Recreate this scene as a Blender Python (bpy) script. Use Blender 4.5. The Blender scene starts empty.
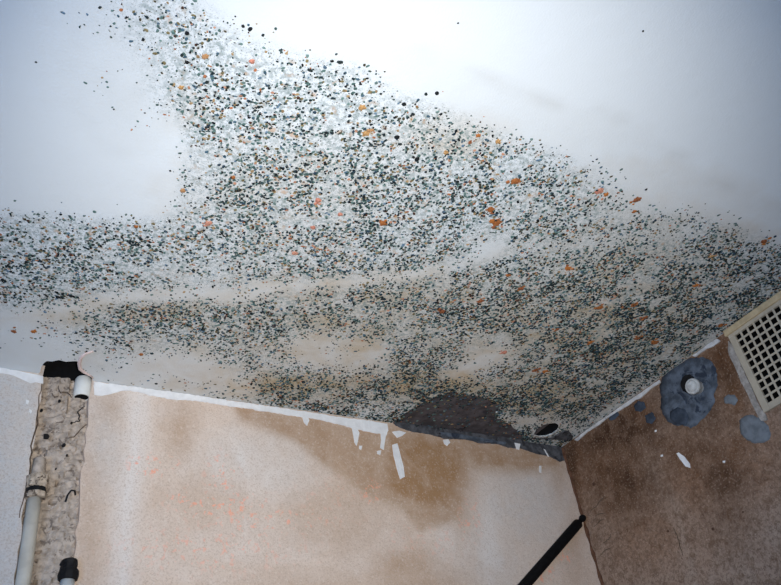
import bpy, bmesh, math, random
import numpy as np
from mathutils import Vector, Matrix

SC = bpy.context.scene
COL = SC.collection
# ------------------------------------------------------------------ camera
# Metres. The camera stands at x = y = 0; the far wall is y = YW, the vent wall x = XW, the ceiling z = ZC.
CAM_LOC = (0.0, 0.0, 1.6)
CAM_RIGHT = (0.861658, -0.488573, -0.137268)
CAM_UP = (-0.198615, -0.573563, 0.794718)
CAM_FORWARD = (0.467009, 0.657512, 0.591253)
LENS = 36.2301
XW, YW, ZC = 1.5420, 1.4745, 2.5
cam = bpy.data.objects.new('camera', bpy.data.cameras.new('camera'))
COL.objects.link(cam)
cam.data.lens = LENS
cam.data.sensor_width = 36.0
cam.data.clip_start = 0.01
_r, _u, _f = Vector(CAM_RIGHT), Vector(CAM_UP), Vector(CAM_FORWARD)
cam.matrix_world = Matrix(((_r.x, _u.x, -_f.x, CAM_LOC[0]), (_r.y, _u.y, -_f.y, CAM_LOC[1]), (_r.z, _u.z, -_f.z, CAM_LOC[2]), (0, 0, 0, 1)))
SC.camera = cam
# ------------------------------------------------------------------ light
world = bpy.data.worlds.new('sky')
SC.world = world
world.use_nodes = True
world.node_tree.nodes['Background'].inputs[0].default_value = (0.22, 0.50, 1.0, 1)
world.node_tree.nodes['Background'].inputs[1].default_value = 7.5  # strong blue, tuned as fill coming through the added window
flash = bpy.data.objects.new('camera_flash', bpy.data.lights.new('camera_flash', 'SPOT'))
COL.objects.link(flash)
flash.data.energy = 96
flash.data.color = (1.0, 0.95, 0.87)
flash.data.shadow_soft_size = 0.018
flash.data.spot_size = math.radians(78)
flash.data.spot_blend = 1.0
flash.location = Vector(CAM_LOC) + _r * 0.07 + _u * 0.03
_aim = (_f - _r * 0.06 - _u * 0.05).normalized()
flash.rotation_euler = _aim.to_track_quat('-Z', 'Y').to_euler()
SC.view_settings.view_transform = 'Standard'
SC.view_settings.look = 'None'
SC.view_settings.gamma = 1.0
SC.view_settings.use_curve_mapping = False
SC.view_settings.exposure = 0.0
X0, Y0 = -1.1, -1.3          # the two walls behind the camera
WIN = (-0.95, 0.15, 0.95, 2.15)   # unseen window opening, added for blue fill, in the wall x = X0: y0, y1, z0, z1
portal = bpy.data.objects.new('window_daylight', bpy.data.lights.new('window_daylight', 'AREA'))  # portal of the added window, put in for cool fill
COL.objects.link(portal)
portal.data.shape = 'RECTANGLE'
portal.data.size = WIN[3] - WIN[2]
portal.data.size_y = WIN[1] - WIN[0]
portal.data.cycles.is_portal = True
portal.location = (X0 - 0.05, (WIN[0] + WIN[1]) / 2, (WIN[2] + WIN[3]) / 2)
portal.rotation_euler = (0, math.radians(-90), 0)

# ------------------------------------------------------------------ survey charts (digits 0-9 on a metre grid) and outlines in metres
CH = (-0.3, -0.02, 0.02)
MOULD = """0000000000000000000000000000000000000000000000000000000000000000000000000000000000000000000000
0000000000000000000000000000000000000000000000000000000000000000000000000000000000000000000000
0000000000000000000000000000000000000000000000000000000000000000000000000000000000000000000000
0000000000000000000000000000000000000000000000000000000000000000000000000000000000000000000000
0000000000000000000000000000000000000000000000000000000000000000000000000000000000000000000000
0000000000000000000000000000000000000000000000000000000000000000000000000000000000000000000000
0000000000000000000000000000000000000000000000000000000000000000000000000000000000000000000000
0000000000000000000000000000000000000000000000000000000000000000000000000000000000000000000000
0000000000000000000000000000000000000000000000000000000000000000000000000000000000000000000000
0000000000000000000000000000000000000000000000000000000000000000000000000000000000000000000000
0000000000000000000000000000000000000000000000000000000000000000000000000000000000000000000000
0000000000000000000000000000000000000000000000000000000000000000000000000000000000000000000000
0000000000000000000000000000000000000000000000000000000000000000000000000000000000000000000000
0000000000000000000000000000000000000000000000000000000000000000000000000000000000000000000000
0000000000000000000000000000000000000000000000000000000000000000000000000000000000000000000000
0000000000000000000000000000000000000000000000000000000000000000000000000000000000000000000000
0000000000000000000000000000000000000000000000000000000000000000000000000000000000000000000000
0000000000000000000000000000000000000000000000000000000000000000000000000000000000000000000000
0000000000000000000000000000000000000000000000000000000000000000000000000000000000000000000000
0000000000000000000000000000000000000000000000000000000000000000000000000000000000000000000000
0000000000000000000000000000000000000000000000000000000000000000000000000000000000000000000000
0000000000000000110000000000000000000000000000000000000000000000000000000000000000000000000000
0000000000000000121000000000000000000000000000000000000000000000000000000000000000000000000000
0000000000000000012100000000000000000000000000000000000000000000000000000000000000000000000000
0000000000000000012210000000000000000000000000000000000000000000000000000000000000000000000000
0000000000000000012232000000000000000000000000000000000000000000000000000000000000000000000000
0000000000000000012233200000000000000000000000000000000000000000000000000000000000000000000000
0000000000000000001233420000000000000000000000000000000000000000000000000000000000000000000000
0000000000000000001234442000000000000000000000000000000000000000000000000000000000000000000000
0000000000000000001234543321111112233221111111100000000000000000000000000000000000000000000000
0000000000000000001235655544333445555443444544333333333332222111100000001111111111000000000111
0000000000000000011234666665555667766655566665555555666554433322111111222333333333322222222333
0000000000000000011224566776677887777777777776666777776665554443222223334455566655555444555667
0000000000000000011223456777888888888888888777778887777666665554433344444346777766666666667778
0000000000000000000112345688888888888888888888888888777777776655554454433467777877777777788899
0000000000000000000011234688888888888889999998888888877777777666555544456777778888888888899999
0000000000000000000011134578888888889999999998888888877777777766665444677777788888888999999999
0000000000000000000011123578888888999999999988888888877777777776654456777777888888999999999988
0000000000000000000011112358888889999999999888888888877776777776544567777777888889999999999988
0000000000000000000001111027778889999999888888888887777766666554456777777777888888899999998888
0000000000000000000001111004777889999988888888888877776656554445677777777777788888888998888888
0000000000000000000000110002677889999988888888888877776523545677777788877777788888888888888888
0000000000000000000000000001567899999988888888888877765221567777888888888877778888888888888888
0000000000000000000000000001467799999988888888888877776222677788888888888888788888888888888888
0000000000000000000000000001456789999988888888888877776325777888888888888888888888888888887788
0000000000000000000000000000346789999888888888888777763257777888888888888888888888888888887458
0000000000000000000000000000246788988888888888877777632577777888888888888888888888888888887457
0000000000000000000000000000256788888888888888777765225777777888888888888888888888888888887457
0000000000000000000000000001356788888888888887777631367777777888888888888888888888888888887457
0000000000000000000000001124567788888777777777764224677777778888888888888888888888888888887547
0000000000000000000011123456678888777777777777522456677777888888888888888888888888888888887547
0000000000000000011234456778888877777666667752136676677788888888888888888888888888888888887547
0000000000000011234556778898887777666665554213577777777788888888887777888888888888888888887546
0000000000011234556778899998887766666554321357777777777788888877777777778888888888888888887546
0000000001234556678899999998877766555421135677777777777788887776666666777788888888888888887546
0000001123456677899999999988877665554311467777777777777777777766555445667778888888888888887546
0000123455677889999999999988877654322113577777777777777777776665544312566777888888888888887546
0123445667889999999999999988765422111246777777777666667777665665432101356677888888888888887546
2345567789999999999999999887542112345678888777666555556666555565431001345667788888888888887446
5567788999999999999999998864212356678888888765544443333455556665421012355667778888888888886446
6788999999999999999998887521245788889999887654332222112346666665420013455667778888888888886457
8999999999999999998887775214678899999888877642211111111146777766420123456667778888888888886457
9999999999999998887766642147888999888888776642111111101136887777510134556677778888888888886457
9999999999998887766654311367888888777777766543111111111235788877731245556677778888888888876457
9999999999887766655432113567777777665566665543221111222345788888864456666777788888888888876457
9999999887776655543210124556676665554455665443222223333456788888887666666777888888888888875457
9999887776655544331001233455666554333334555443333334444556788988888877777778888888888877875457
9887776655544333221011223344555443222123345444444455555667788999999888877777778877777776775457
7776655544333222221111122334444321111112334445555556666677888899999998877777766666655544455457
6655544333222222111111112223333211000001123445556666777778888779999998877767754444333333324457
5544333222222111111111111122232110000000011245666777788888887537999998887766663233333334443357
4333222222111111111110001111222000011000001124667778889999865335899988887766665344455556665457
3222222111111111110000000111221000111111111014677888999998643346898888887766666656667777777666
2222111111111110000000000011111101111111111113578888999999633568888888887766666666777777777777
2111111111110000000000000011111111111111222223567888999999845788888888887776656666777777777777
1111111100000000000000000000111111101112223334567888899999877888888888887776665566667777777777
1111100000000000000000000000011100000111223334567888888998888888888888877776665556667777777777"""
DAMP = """0000000000000000000000000000000000000000000000000000000000000000000000000000000000000000000000
0000000000000000000000000000000000000000000000000000000000000000000000000000000000000000000000
0000000000000000000000000000000000000000000000000000000000000000000000000000000000000000000000
0000000000000000000000000000000000000000000000000000000000000000000000000000000000000000000000
0000000000000000000000000000000000000000000000000000000000000000000000000000000000000000000000
0000000000000000000000000000000000000000000000000000000000000000000000000000000000000000000000
0000000000000000000000000000000000000000000000000000000000000000000000000000000000000000000000
0000000000000000000000000000000000000000000000000000000000000000000000000000000000000000000000
0000000000000000000000000000000000000000000000000000000000000000000000000000000000000000000000
0000000000000000000000000000000000000000000000000000000000000000000000000000000000000000000000
0000000000000000000000000000000000000000000000000000000000000000000000000000000000000000000000
0000000000000000000000000000000000000000000000000000000000000000000000000000000000000000000000
0000000000000000000000000000000000000000000000000000000000000000000000000000000000000000000000
0000000000000000000000000000000000000000000000000000000000000000000000000000000000000000000000
0000000000000000000000000000000000000000000000000000000000000000000000000000000000000000000000
0000000000000000000000000000000000000000000000000000000000000000000000000000000000000000000000
0000000000000000000000000000000000000000000000000000000000000000000000000000000000000000000000
0000000000000000000000000000000000000000000000000000000000000000000000000000000000000000000000
0000000000000000000000000000000000000000000000000000000000000000000000000000000000000000000000
0000000000000000000000000000000000000000000000000000000000000000000000000000000000000000000000
0000000000000000000000000000000000000000000000000000000000000000000000000000000000000000000000
0000000000000000000000000000000000000000000000000000000000000000000000000000000000000000000000
0000000000000000000000000000000000000000000000000000000000000000000000000000000000000000000000
0000000000000000000000000000000000000000000000000000000000000000000000000000000000000000000000
0000000000000000000000000000000000000000000000000000000000000000000000000000000000000000000000
0000000000000000000000000000000000000000000000000000000000000000000000000000000000000000000000
0000000000000000000000000000000000000000000000000000000000000000000001111111000000000000000000
0000000000000000000000000000000000000000000000000000000000000000111111111111111110000000000000
0000000000000000000000000000000000000000000000000000000000000111111111111111111111111000000001
0000000000000000000000000000000000000000000000111100000000011111111111111111111111111111111111
0000000000000000000000000000000000000000000112222110000000111111111222222222223332221111111111
0000000000000000000000000000000000000000001223332211000001111111222222222222334433322111111111
0000000000000000000000000000000000000000012334432210000011111122222222333223444443322222222222
0000000000000000000000000000000000000000112334332110000111111222223333333333344333222222222222
0000000000000000000000000000000000000001112222211100001111112222233333333333333333333322222222
0000000000000000000000000111000000011111111111110000001111112222333333444444444433333333333322
0000000000000000000000000121000001111111111111110000001111122223333344444444444444443333333333
0000000000000000000000000122100111111111111111111000001111122223334444455555554444444433333333
0000000000000000000000000121101111112222221111111100011111122223334445555555555554444444433333
0000000000000000000000000111011111222222222211111100001111122233344445555555555555544444444433
0000000000000000000000000000111112222222222211111110001111222233344455555555555555554444444444
0000000000000000000000000001111122222222222221111110001111222333444455555555555555555444444444
0000000000000000000000000001111222222222222221111110011112222333444455555555555555555554444444
0000000000000000000000000001111222222222222221111111111112222333444455555555555555555555444444
0000000000000000000000000011111222222222222211111111112222223333444455555566666666655555544444
0000000000000000000000000011111222222222222211111112222233333334444555666666666666666555554444
0000000000000000000000000011111122222222222221112222333333444444455566666777777766666655555444
0000000000000000000000000001111112222222222222222333344444444444555666677777777777666665555544
0000000000000000000000000001111111122222222222333444445555544445556667777777777777766666555554
0000000000000000000000000000111111122222222233344455555555554455566667777777777777766666555554
0000000000000000000000000000111111122222223344455555555555554455566667777777777777776666555555
0000000000000000000000000000111111122222334445555566655555554555566667777777777777776666655555
0000000000000000000000000001111111222233344555556666555555544555566666777777777777766666555555
0000000000000000000000000011111112223334445555555555555555554555556666677777777777666666555555
0000000000000000000000000111111222233344455555555555555555555555555666666777777776666666555555
0000000000000000000000001111122222333444455555556666666555555556666666666666666666666665555554
0000000000000000000000011111222233334444445555666666666655555566666665666666666666666555555544
0000000000000000000000111112222333334444455556666666666655555566666655556666666666655555555544
0000000000000000000001111112223333444444555556666666666655555556666555555555555555555555554444
0000000000000000000001111122334455554444555566666666666655555555555555555555666666666555544444
0000000000000000000011112234455665554444555556666666666555555555555554455666777777776665554444
0000000000000000000011223445666665544444555555666666665555554455555555556677788888877766555444
0000000000000000001112234566666554444444555555556665555555555566777776666778888998887776655444
0000000000000000111123345555554443344444455555555555555555566778888887766778899999888776655544
0000000000000011111223455554433333344444445555555555555555677899999988776778899999888776655544
0000000000000111112234555443333333334444444455555555555556778999999988766778888888887766655444
0000000000011111122344433322223333334444444444444555666666788999999887766677788888777666555444
0000000001111111122222222222223333333444444444556677888777788899988776655666777777766665554444
0000000111111111111111111222222333333334444456678899998877677787777665555556666666665555544444
0000111111111111111111111122222333333334445667899999998776666666665554444555555555555554444433
0111111111111111111111111122222333333344556788999999887665555555554444444444455555544444444333
1111111111111111111111111122222233333445567788999888766554444444444433344444444444444444433333
1111111111111111111111111122222233334445667777777766554444344443333333333334444444444333333333
1111111111111111111111111122222233344445556666665554444333333333333333333333333333333333333333
1111111111111111111111111112222233334444455555444444333333333333333333333333333333333333333333
1111111111111111111111111112222233333444444444433333333333333333333333333333333333333333333333
1111111111111111111111111112222223333333333333333333333333333333333333333333333333333333333333"""
TIDE = """0000000000000000000000000000000000000000000000000000000000000000000000000000000000000000000000
0000000000000000000000000000000000000000000000000000000000000000000000000000000000000000000000
0000000000000000000000000000000000000000000000000000000000000000000000000000000000000000000000
0000000000000000000000000000000000000000000000000000000000000000000000000000000000000000000000
0000000000000000000000000000000000000000000000000000000000000000000000000000000000000000000000
0000000000000000000000000000000000000000000000000000000000000000000000000000000000000000000000
0000000000000000000000000000000000000000000000000000000000000000000000000000000000000000000000
0000000000000000000000000000000000000000000000000000000000000000000000000000000000000000000000
0000000000000000000000000000000000000000000000000000000000000000000000000000000000000000000000
0000000000000000000000000000000000000000000000000000000000000000000000000000000000000000000000
0000000000000000000000000000000000000000000000000000000000000000000000000000000000000000000000
0000000000000000000000000000000000000000000000000000000000000000000000000000000000000000000000
0000000000000000000000000000000000000000000000000000000000000000000000000000000000000000000000
0000000000000000000000000000000000000000000000000000000000000000000000000000000000000000000000
0000000000000000000000000000000000000000000000000000000000000000000000000000000000000000000000
0000000000000000000000000000000000000000000000000000000000000000000000000000000000000000000000
0000000000000000000000000000000000000000000000000000000000000000000000000000000000000000000000
0000000000000000000000000000000000000000000000000000000000000000000000000000000000000000000000
0000000000000000000000000000000000000000000000000000000000000000000000000000000000000000000000
0000000000000000000000000000000000000000000000000000000000000000000000000000000000000000000000
0000000000000000000000000000000000000000000000000000000000000000000000000000000000000000000000
0000000000000000000000000000000000000000000000000000000000000000000000000000000000000000000000
0000000000000000000000000000000000000000000000000000000000000000000000000000000000000000000000
0000000000000000000000000000000000000000000000000000000000000000000000000000000000000000000000
0000000000000000000000000000000000000000000000000000000000000000000000000000000000000000000000
0000000000000000000000000000000000000000000000000000001222111000000000000000000000000000000000
0000000000000000000000000000000000000012111233222333111111111111331000000000000000000000000000
0000000000000000000000000000000000000111111111111111111111111111111111233211011123300000000000
0000000000000000000000000000000000000011111111111111111111111111111111111111111111111111000000
0000000000000000000011000000000000000000011111111111111111111111111111111111111111111111111110
0000000000000000000111110000000000000000000000000000111111111111111111111111111111111111111111
0000000000000000000111111000000000000000000000000000000111111111111111111111111111111111111111
0000000000000000001112211000000000000000000000000000011111111111222222211111111111111000000000
0000000000000000001122221100000000000000000000000000111111111222222222222111111111111000000000
0000000000000000001122221100000000000000000000000001111111112222222222222111111111111000000000
0000000000000000001122221100000000000000000000000011111111222222222222222211111111111000000000
0000000000000000001122221100000000000000000000000011111111222222222222222111111111111000000000
0000000000000000001122221100000000000000000000000111111112222222222222222111111111110000000000
0000000000000000000112221100000000000000000000000111111112222222222222221111111111110000000000
0000000000000000000112221100000000000000000000000111111111222222222222111111111111100000000000
0000000000000000000111111100000000000000000000000111111111122222222211111111111111000000000000
0000000000000000000011111100000000000000000000000111111111111111111111111111111110000000000000
0000000000000000000001111000000000000000000000000111111111111111111111111111111000000000000000
0000000000000000000000110000000000000000000000000011111111111111111111111111100000000000000000
0000000000000000000000000000000000000000000000000001111111111111111111111110000000000000000000
0000000000000000000000000000000000000000000000000000011111111111111111111000000000000000000000
0000000000000000000000000000000000000000000000000000000011111111111110000000000000000000000000
0000000000000000000000000000000000000000000000000000000000000000000000000000000000000000000000
0000000000000000000000000000000000000000000000000000000000000000000000000000000000000000000000
0000000000000000000000000000000000000000000000000000000000000000000000000000000000000000000000
0000000000000000000000000000000000000000000000000000000000000000000000000000000000000000000000
0000000000000000000000000000000000000000000000000000000000000000000000000000000000000000000000
0000000000000000000000000000000000000000000000000000000000000000000000000000000000000000000000
0000000000000000000000000000000000000000000000000000000000000000000000000000000000000000000000
0000000000000000000000000000000000000000000000000000000000000000000000000000000000000000000000
0000000000000000000000000000000000000000000000000000000000000000000000000000000000000000000000
0000000000000000000000000000000000000000000000000000000000000000000000000000000000000000000000
0000000000000000000000000000000000000000000000000000000000000000000000000000000000000000000000
0000000000000000000000000000000000000000000000000000000000000000000000000000000000000000000000
0000000000000000000000000000000000000000000000000000000000000000000000000000000000000000000000
0000000000000000000000000000000000000000000000000000000000000000000000000000000000000000000000
0000000000000000000000000000000000000000000000000000000000000000000000000000000000000000000000
0000000000000000000000000000000000000000000000000000000000000000000000000000000000000000000000
0000000000000000000000000000000000000000000000000000000000000000000000000000000000000000000000
0000000000000000000000000000000000000000000000000000000000000000000000000000000000000000000000
0000000000000000000000000000000000000000000000000000000000000000000000000000000000000000000000
0000000000000000000000000000000000000000000000000000000000000000000000000000000000000000000000
0000000000000000000000000000000000000000000000000000000000000000000000000000000000000000000000
0000000000000000000000000000000000000000000000000000000000000000000000000000000000000000000000
0000000000000000000000000000000000000000000000000000000000000000000000000000000000000000000000
0000000000000000000000000000000000000000000000000000000000000000000000000000000000000000000000
0000000000000000000000000000000000000000000000000000000000000000000000000000000000000000000000
0000000000000000000000000000000000000000000000000000000000000000000000000000000000000000000000
0000000000000000000000000000000000000000000000000000000000000000000000000000000000000000000000
0000000000000000000000000000000000000000000000000000000000000000000000000000000000000000000000
0000000000000000000000000000000000000000000000000000000000000000000000000000000000000000000000
0000000000000000000000000000000000000000000000000000000000000000000000000000000000000000000000"""
BH = (0.05, 2.02, 0.01)
BROWN = """0000000000000000000000000100000000000000000000000000011111111111111111111111110011111111111111111111111111100000000000000000000000000000000000000000000
0000000000000000000000001110000000000000000000000011111111111111111111111111111111111111112222221111111111111100000000000000000000000000010000000000000
0000000000000000000000001110000000000000000000011111111111112222222222111111111111111222222222222222221111111111000000000000000000000000111000000000000
0000000000000000000000011110000000000000000000111111111222222222222222222221111111222222223333333222222221111111110000000000000000000000111100000000000
0000000000000000000000011110000000000000000011111111122222222222232222222222221112222233333333333333322222211111111100000000000000000000111110000000000
0000000000000000000000011110000000000000000011111111222222233333333333322222222222222333333444443333333222222111111110000000000000000000111111000000000
0000000000000000000000011111000000000000000011111111222222333333333333333222222222223333344444444443333332222211111111000000000000000000111111100000000
0000000000000000000000112211000000000000000011111111222222233333333333333222222222223333344444444444333332222211111111000000000000000000111111100000000
0000000000000000000000112211000000000000000011111111122222223333333333332222222222222333344444444444333333222221111111100000000000000000111111110000000
0000000000000000000000122211000000000000000001111111112222222222233322222222222212222233333344444443333332222221111111100000000000000000111221111000000
0000000000000000000000122211000000000000000111111111111122222222222222222222221111222233333333333333333322222211111111000000000000000000111222111000000
0000000000000000000000122211000000000000011111111111111111111222222222222211111111223334444444433333332222222111111111000000000000000000111222211100000
0000000000000000000001122211000000000000111111111101111111111111111111111111111111223344455555444332222222211111111110000000000000000000011222221100000
0000000000000000000001123211000000000001111111111110001111111111111111111111111111223344455555444332222211111111111100000000000000000000011222221110000
0000000000000000000001223211000000000011111111111111000000111111111122222222211111122333444444443332221111111111110000000000000000000000011222222110000
0000000000000000000001233211000000000111111111111111000001111111122222222222222211112223333333333322211111111111000000000000000000000000011222322111000
0000000000000000000001233210000000000111111111111111100011111112222222222222222222111112222222222221111111110000000000000000000000000000001122332211000
0000000000000000000001233210000000000111111111111111100111111122222223333333322222221111111112111111111000111000000000000000000000000000001122333211100
0000000000000000000001233210000000001111111222211111110111111122222333333333333222222111111111111111100000111000000000000000000000000000001122333221100
0000000000000000000001233210000000001111112222221111110111111222223333333333333332222211111111000000000000111100000000000000000000000000000112333321100
0000000000000000000001233210000000001111122222221111110111111222223333333333333333222221111111101100000000122110000000000000000000000000000112233322110
0000000000000000000011233210000000001111122222222111111111111222223333333333333333222222111111113432110000122210000000000000000000000000000112233322110
0000000000000000000011233210000000011111122222222111111111111222223333333333333333322222111111134665433211122210000000000000000000000000000011233332211
0000000000000000000011232210000000011111122222222111111111111122223333333333333333322222111111346666665543323321000000000000000000000000000011223332211
0000000000000000000011232110000000011111222222222111111011111122222333333333333333222222111113566666666666554321000000000000000000000000000011223332211
0000000000000000000011232110000000011111122222222111111011111112222233333333333333222222122235666666666666666432100000000000000000000000000001122333221
0000000000000000000011222110000000011111122222222111111001111111222222333333333322222222233356666666666666666542100000000000000000000000000001122333221
0000000000000000000011222100000000001111122222222111111000111111122222222233322222222334445566666677777777766643100000000000000000000000000000112233221
0000000000000000000011222100000000001111122222222111111000011111111222222222222222234566666666777888888888876653210000000000000000000000000001112222221
0000000000000000000011221100000000001111112222221111111000001111111112222222222222356666666778888999999999876664210000000000000000000000000011111222222
0000000000000000000011221100000000001111111222211111111000000111111111111222222234566666666789999999999999987665321000000000000000000000000011111222222
0000000000000000000011221100000000001111211111111111110000000001111111111111112356666666666899999999999999998665321000000000000000000000000011111122222
0000000000000000000011111100000000001122222111111111110000000000011111111111234566666666667899999999999999998766432100000000000000000000000011121112222
0000000000000000000011111000000000001122322111111111110000000000000111111112456666666666667899999999999999999876543210000000000000000000000011222112222
0000000000000000000011111000000000011223332211111111100000000000000000111234566666666666667899999999999999999876643210000000000000000000000011222211222
0000000000000000000011111000000000011233333211111111100000000000000000012456666666666666667899999999999999999987654321000000000000000000000011233221121
0000000000000000000011111110000000011234443211111111000000000000000000134666666666666666667899999999999999999987664321000000000000000000000011233322111
0000000000000000000001111111000000011234443211111110000000000000000002356666666666666666667899999999999999999997664322222222111111110000000011233332111
0000000000000000000001111111100000011234443211111100000000000000000023566666666666666666666899999999999999999998765444444433333333322222111111233433211
0000000000000000000001111221100000012234443221111000000000000000001245666666666666666666666789999999999999999998766456665555555554444443333222233443211
0000000000000000000001112222100000012234443221000000000000000011233466666666666666666666666789999999999999999998766467777777777666666655554444333443321
0000000000000000000000012332100000011234443211000000000000012234456666666666666666666666666689999999999999999999876567777777777777777777766665555444421
0000000000000000000000012332100000011234443211000000000122334556666666666666666666666666666678999999999999999999876567777777777777777777777777776666431
0000000000000000000000012332100000011233433211000000023345566666666666666666666666666666666678999999999999999999876567777777777777777777777777777776532
0000000000000000000000012221100000011223332211000000035666666666666666666666666666666666666678888888888888888888887667777777777777777777777777777776542
0000000000000000000000011221100000011223332211000000146666666666666666666666666666666666666667777777777777777777777667777777777777777777777777777777543
0000000000000000000000011111000000001122222110000000256666666666666666666666666666666666666666666666666666666666666667777777777777777777777777777666643
0000000000000000000000001111000000001112221110000001366666666655555555555555555555555555555555555555555555555555555566666666666666666655555555555555554
0000000000000000000000000100000000001111211110000002444333333333333333333333333333333333333444444444444444444444444555555444444444444444444444443333333"""
GREY = """8888888888888610000000000000000000000000000000000000000000000000000000000000000000000000000000000000011111111111111111111110000000000000000000000000000
8888888888888610000000000000000000000000000000000000000000000000000000000000000000000000000000000000111111111111111111111111000000000000000000000000000
8888888888888500000000000000000000000000000000000000000000000000000000000000000000000000000000000000111111112222222211111111100000000000000000000000000
8888888888888500000000000000000000000000000000000000000000000000000000000000000000000000000000000000111111122222222222111111110000000000000000000000000
8888888888888400000000000000000000000000000000000000000000000000000000000000000000000000000000000001111111222222222222221111111000000000000000000000000
8888888888888400000000000000000000000000000000000000000000000000000000000000000000000000000000000001111112222222222222222111111100000000000000000000000
8888888888888400000000000000000000000000000000000000000000000000000000000000000000000000000000000001111122222233333332222211111110000000000000000000000
8888888888888300000000000000000000000000000000000000000000000000000000000000000000000000000000000001111122222333333333222221111110000000000000000000000
8888888888888300000000000000000000000000000000000000000000000000000000000000000000000000000000000001111122223333333333332222111111000000000000000000000
8888888888888300000000000000000000000000000000000000000000000000000000000000000000000000000000000001111122223333333333333222211111100000000000000000000
8888888888887200000000000000000000000000000000000000000000000000000000000000000000000000000000000001111122233333444433333222211111100000000000000000000
8888888888887200000000000000000000000000000000000000000000000000000000000000000000000000000000000001111122233334444444333322221111110000000000000000000
8888888888887200000000000000000000000000000000000000000000000000000000000000000000000000000000000001111122233334444444433332222111111111000000000000000
8888888888886100000000000000000000000000000000000000000000000000000000000000000000000000000000000001111122233334444444433332222111111111111100000000000
8888888888886100000000000000000000000000000000000000000000000000000000000000000000000000000000000001111122233334444444443333222111111111111111100000000
8888888888886100000000000000000000000000000000000000000000000000000000000000000000000000000000000001111122223334444444443333222211111111111111111100000
8888888888885100000000000000000000000000000000000000000000000000000000000000000000000000000000000000111112223333444444443333222222211111111111111111000
8888888888885000000000000111000000000000000000000000000000000000000000000000000000000000000000000000111112223333444444443333222222222222111111111111110
8888888888885000000000001111100000000000000000000000000000000000000000000000000000000000000000000000111112222333344444443333222222222222222111111111111
8888888888884000000000001111100000000000000000000000000000000000000000000000000000000000000000000000011111222233334444433333222332222222222222111111111
8888888888884000000000011111110000000000000000000000000000000000000000000000000000000000000000000000011111222233333333333333333333333332222222221111111
8888888888884000000000011111110000000000000000000000000000000000000000000000000000000000000000000000011111122223333333333333333333333333332222222211111
8888888888884000000000111222110000000000000000000000000000000000000000000000000000000000000000000000001111112222333333333333334444443333333332222222111
8888888888883000000000112222111000000000000000000000000011111100000000000000000000000000000000000000001111112222233333333334444444444444333333322222211
8888888888883000000000112222211000000000000000000000111111111111110000000000000000000000000000000000000111111222222333333444444444444444444333332222221
8888888888884000000001122332211000000000000000000001111111111111111100000000000000000000000000000000000111111122222233334444444455555444444433333322222
8888888888884000000001123333211000000000000000000111111111111111111110000000000000000000000000000000000111111122222333334444455555555555444444333332222
8888888888884000000001123333211000000000000000001111111111111111111111100000000000000000000000000000000111111122222333344444555555555555554444433333222
8888888888884000000001223443221000000000000000001111111112222211111111110000000000000000000000000000000111111122222333344444555555555555555444443333322
8888888888884000000011234443221000000000000000011111111222222222211111111000000000000000000000000000000111111112222333344444555555555555555544444333332
8888888888885000000011234443321000000000000000011111112222222222221111111100000000000000000000000000000011111112222333344444555555555555555554444433333
8888888888885000000011234544321000000000000000111111122222222222222111111100000000000000000000000000000011111112222233334444555555555555555555444443333
8888888888885100000011234544321000000000000000111111122222222222222211111110000000000000000000000000000011111111222233334444455555555555555555444443333
8888888888885100000012345554321000000000000000111111222222222222222221111111000000000000000000000000000001111111222223333444455555555555555555444443333
8888888888885100000012345554321000000000000000111111222222222222222221111111000000000000000000000000000001111111122222333344444555555555555555444443333
8888888888885000000012345554321000000000000000111111122222222222222221111111000000000000000000000000000000111111112222333334444455555555555555444443333
8888888888885000000012345554321000000000000000011111122222222222222221111111000000000000000000000000000000011111112222233333444444555555555554444443333
8888888888884000000012345544321000000000000000011111122222222222222221111111000000000000000000000000000000011111111222223333344444444555555444444443333
8888888888884000000112345543211000000000000000001111112222222222222221111111000000000000000000000000000000001111111122222233333444444444444444444433333
8888888888884000000112344543211000000000000000001111111222222222222211111111000000000000000000000000000000000111111112222223333334444444444444444333333
8888888888883000000112344443211000000000000000000111111112222222222111111111000000000000000000000000000000000011111111122222233333334444444444433333333
8888888888873000000112334443211000000000000000000011111111122222211111111111000000000000000000000000000000000001111111112222222333333333333333333333332
8888888888873000000112334433211000000000000000000001111111111111111111111110000000000000000000000000000000000000111111111222222223333333333333333333322
8888888888872000000112233332211000000000000000000000111111111111111111111100000000000000000000000000000000000000011111111112222222223333333333333322222
8888888888862000000012233332110000000000000000000000011111111111111111111000000000000000000000000000000000000000000111111111122222222222223333222222222
8888888888862000000011233322110000000000000000000000000111111111111111110000000000000000000000000000000000000000000011111111111222222222222222222222222
8888888888862000000011223222110000000000000000000000000001111111111111000000000000000000000000000000000000000000000001111111111111222222222222222222222
5566666677761000000011222221110000000000000000000000000000001111111000000000000000000000000000000000000000000000000000011111111111111222222222222222221
2222233333341000000011222221100000000000000000000000000000000000000000000000000000000000000000000000000000000000000000000111111111111111111122222111111"""
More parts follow.
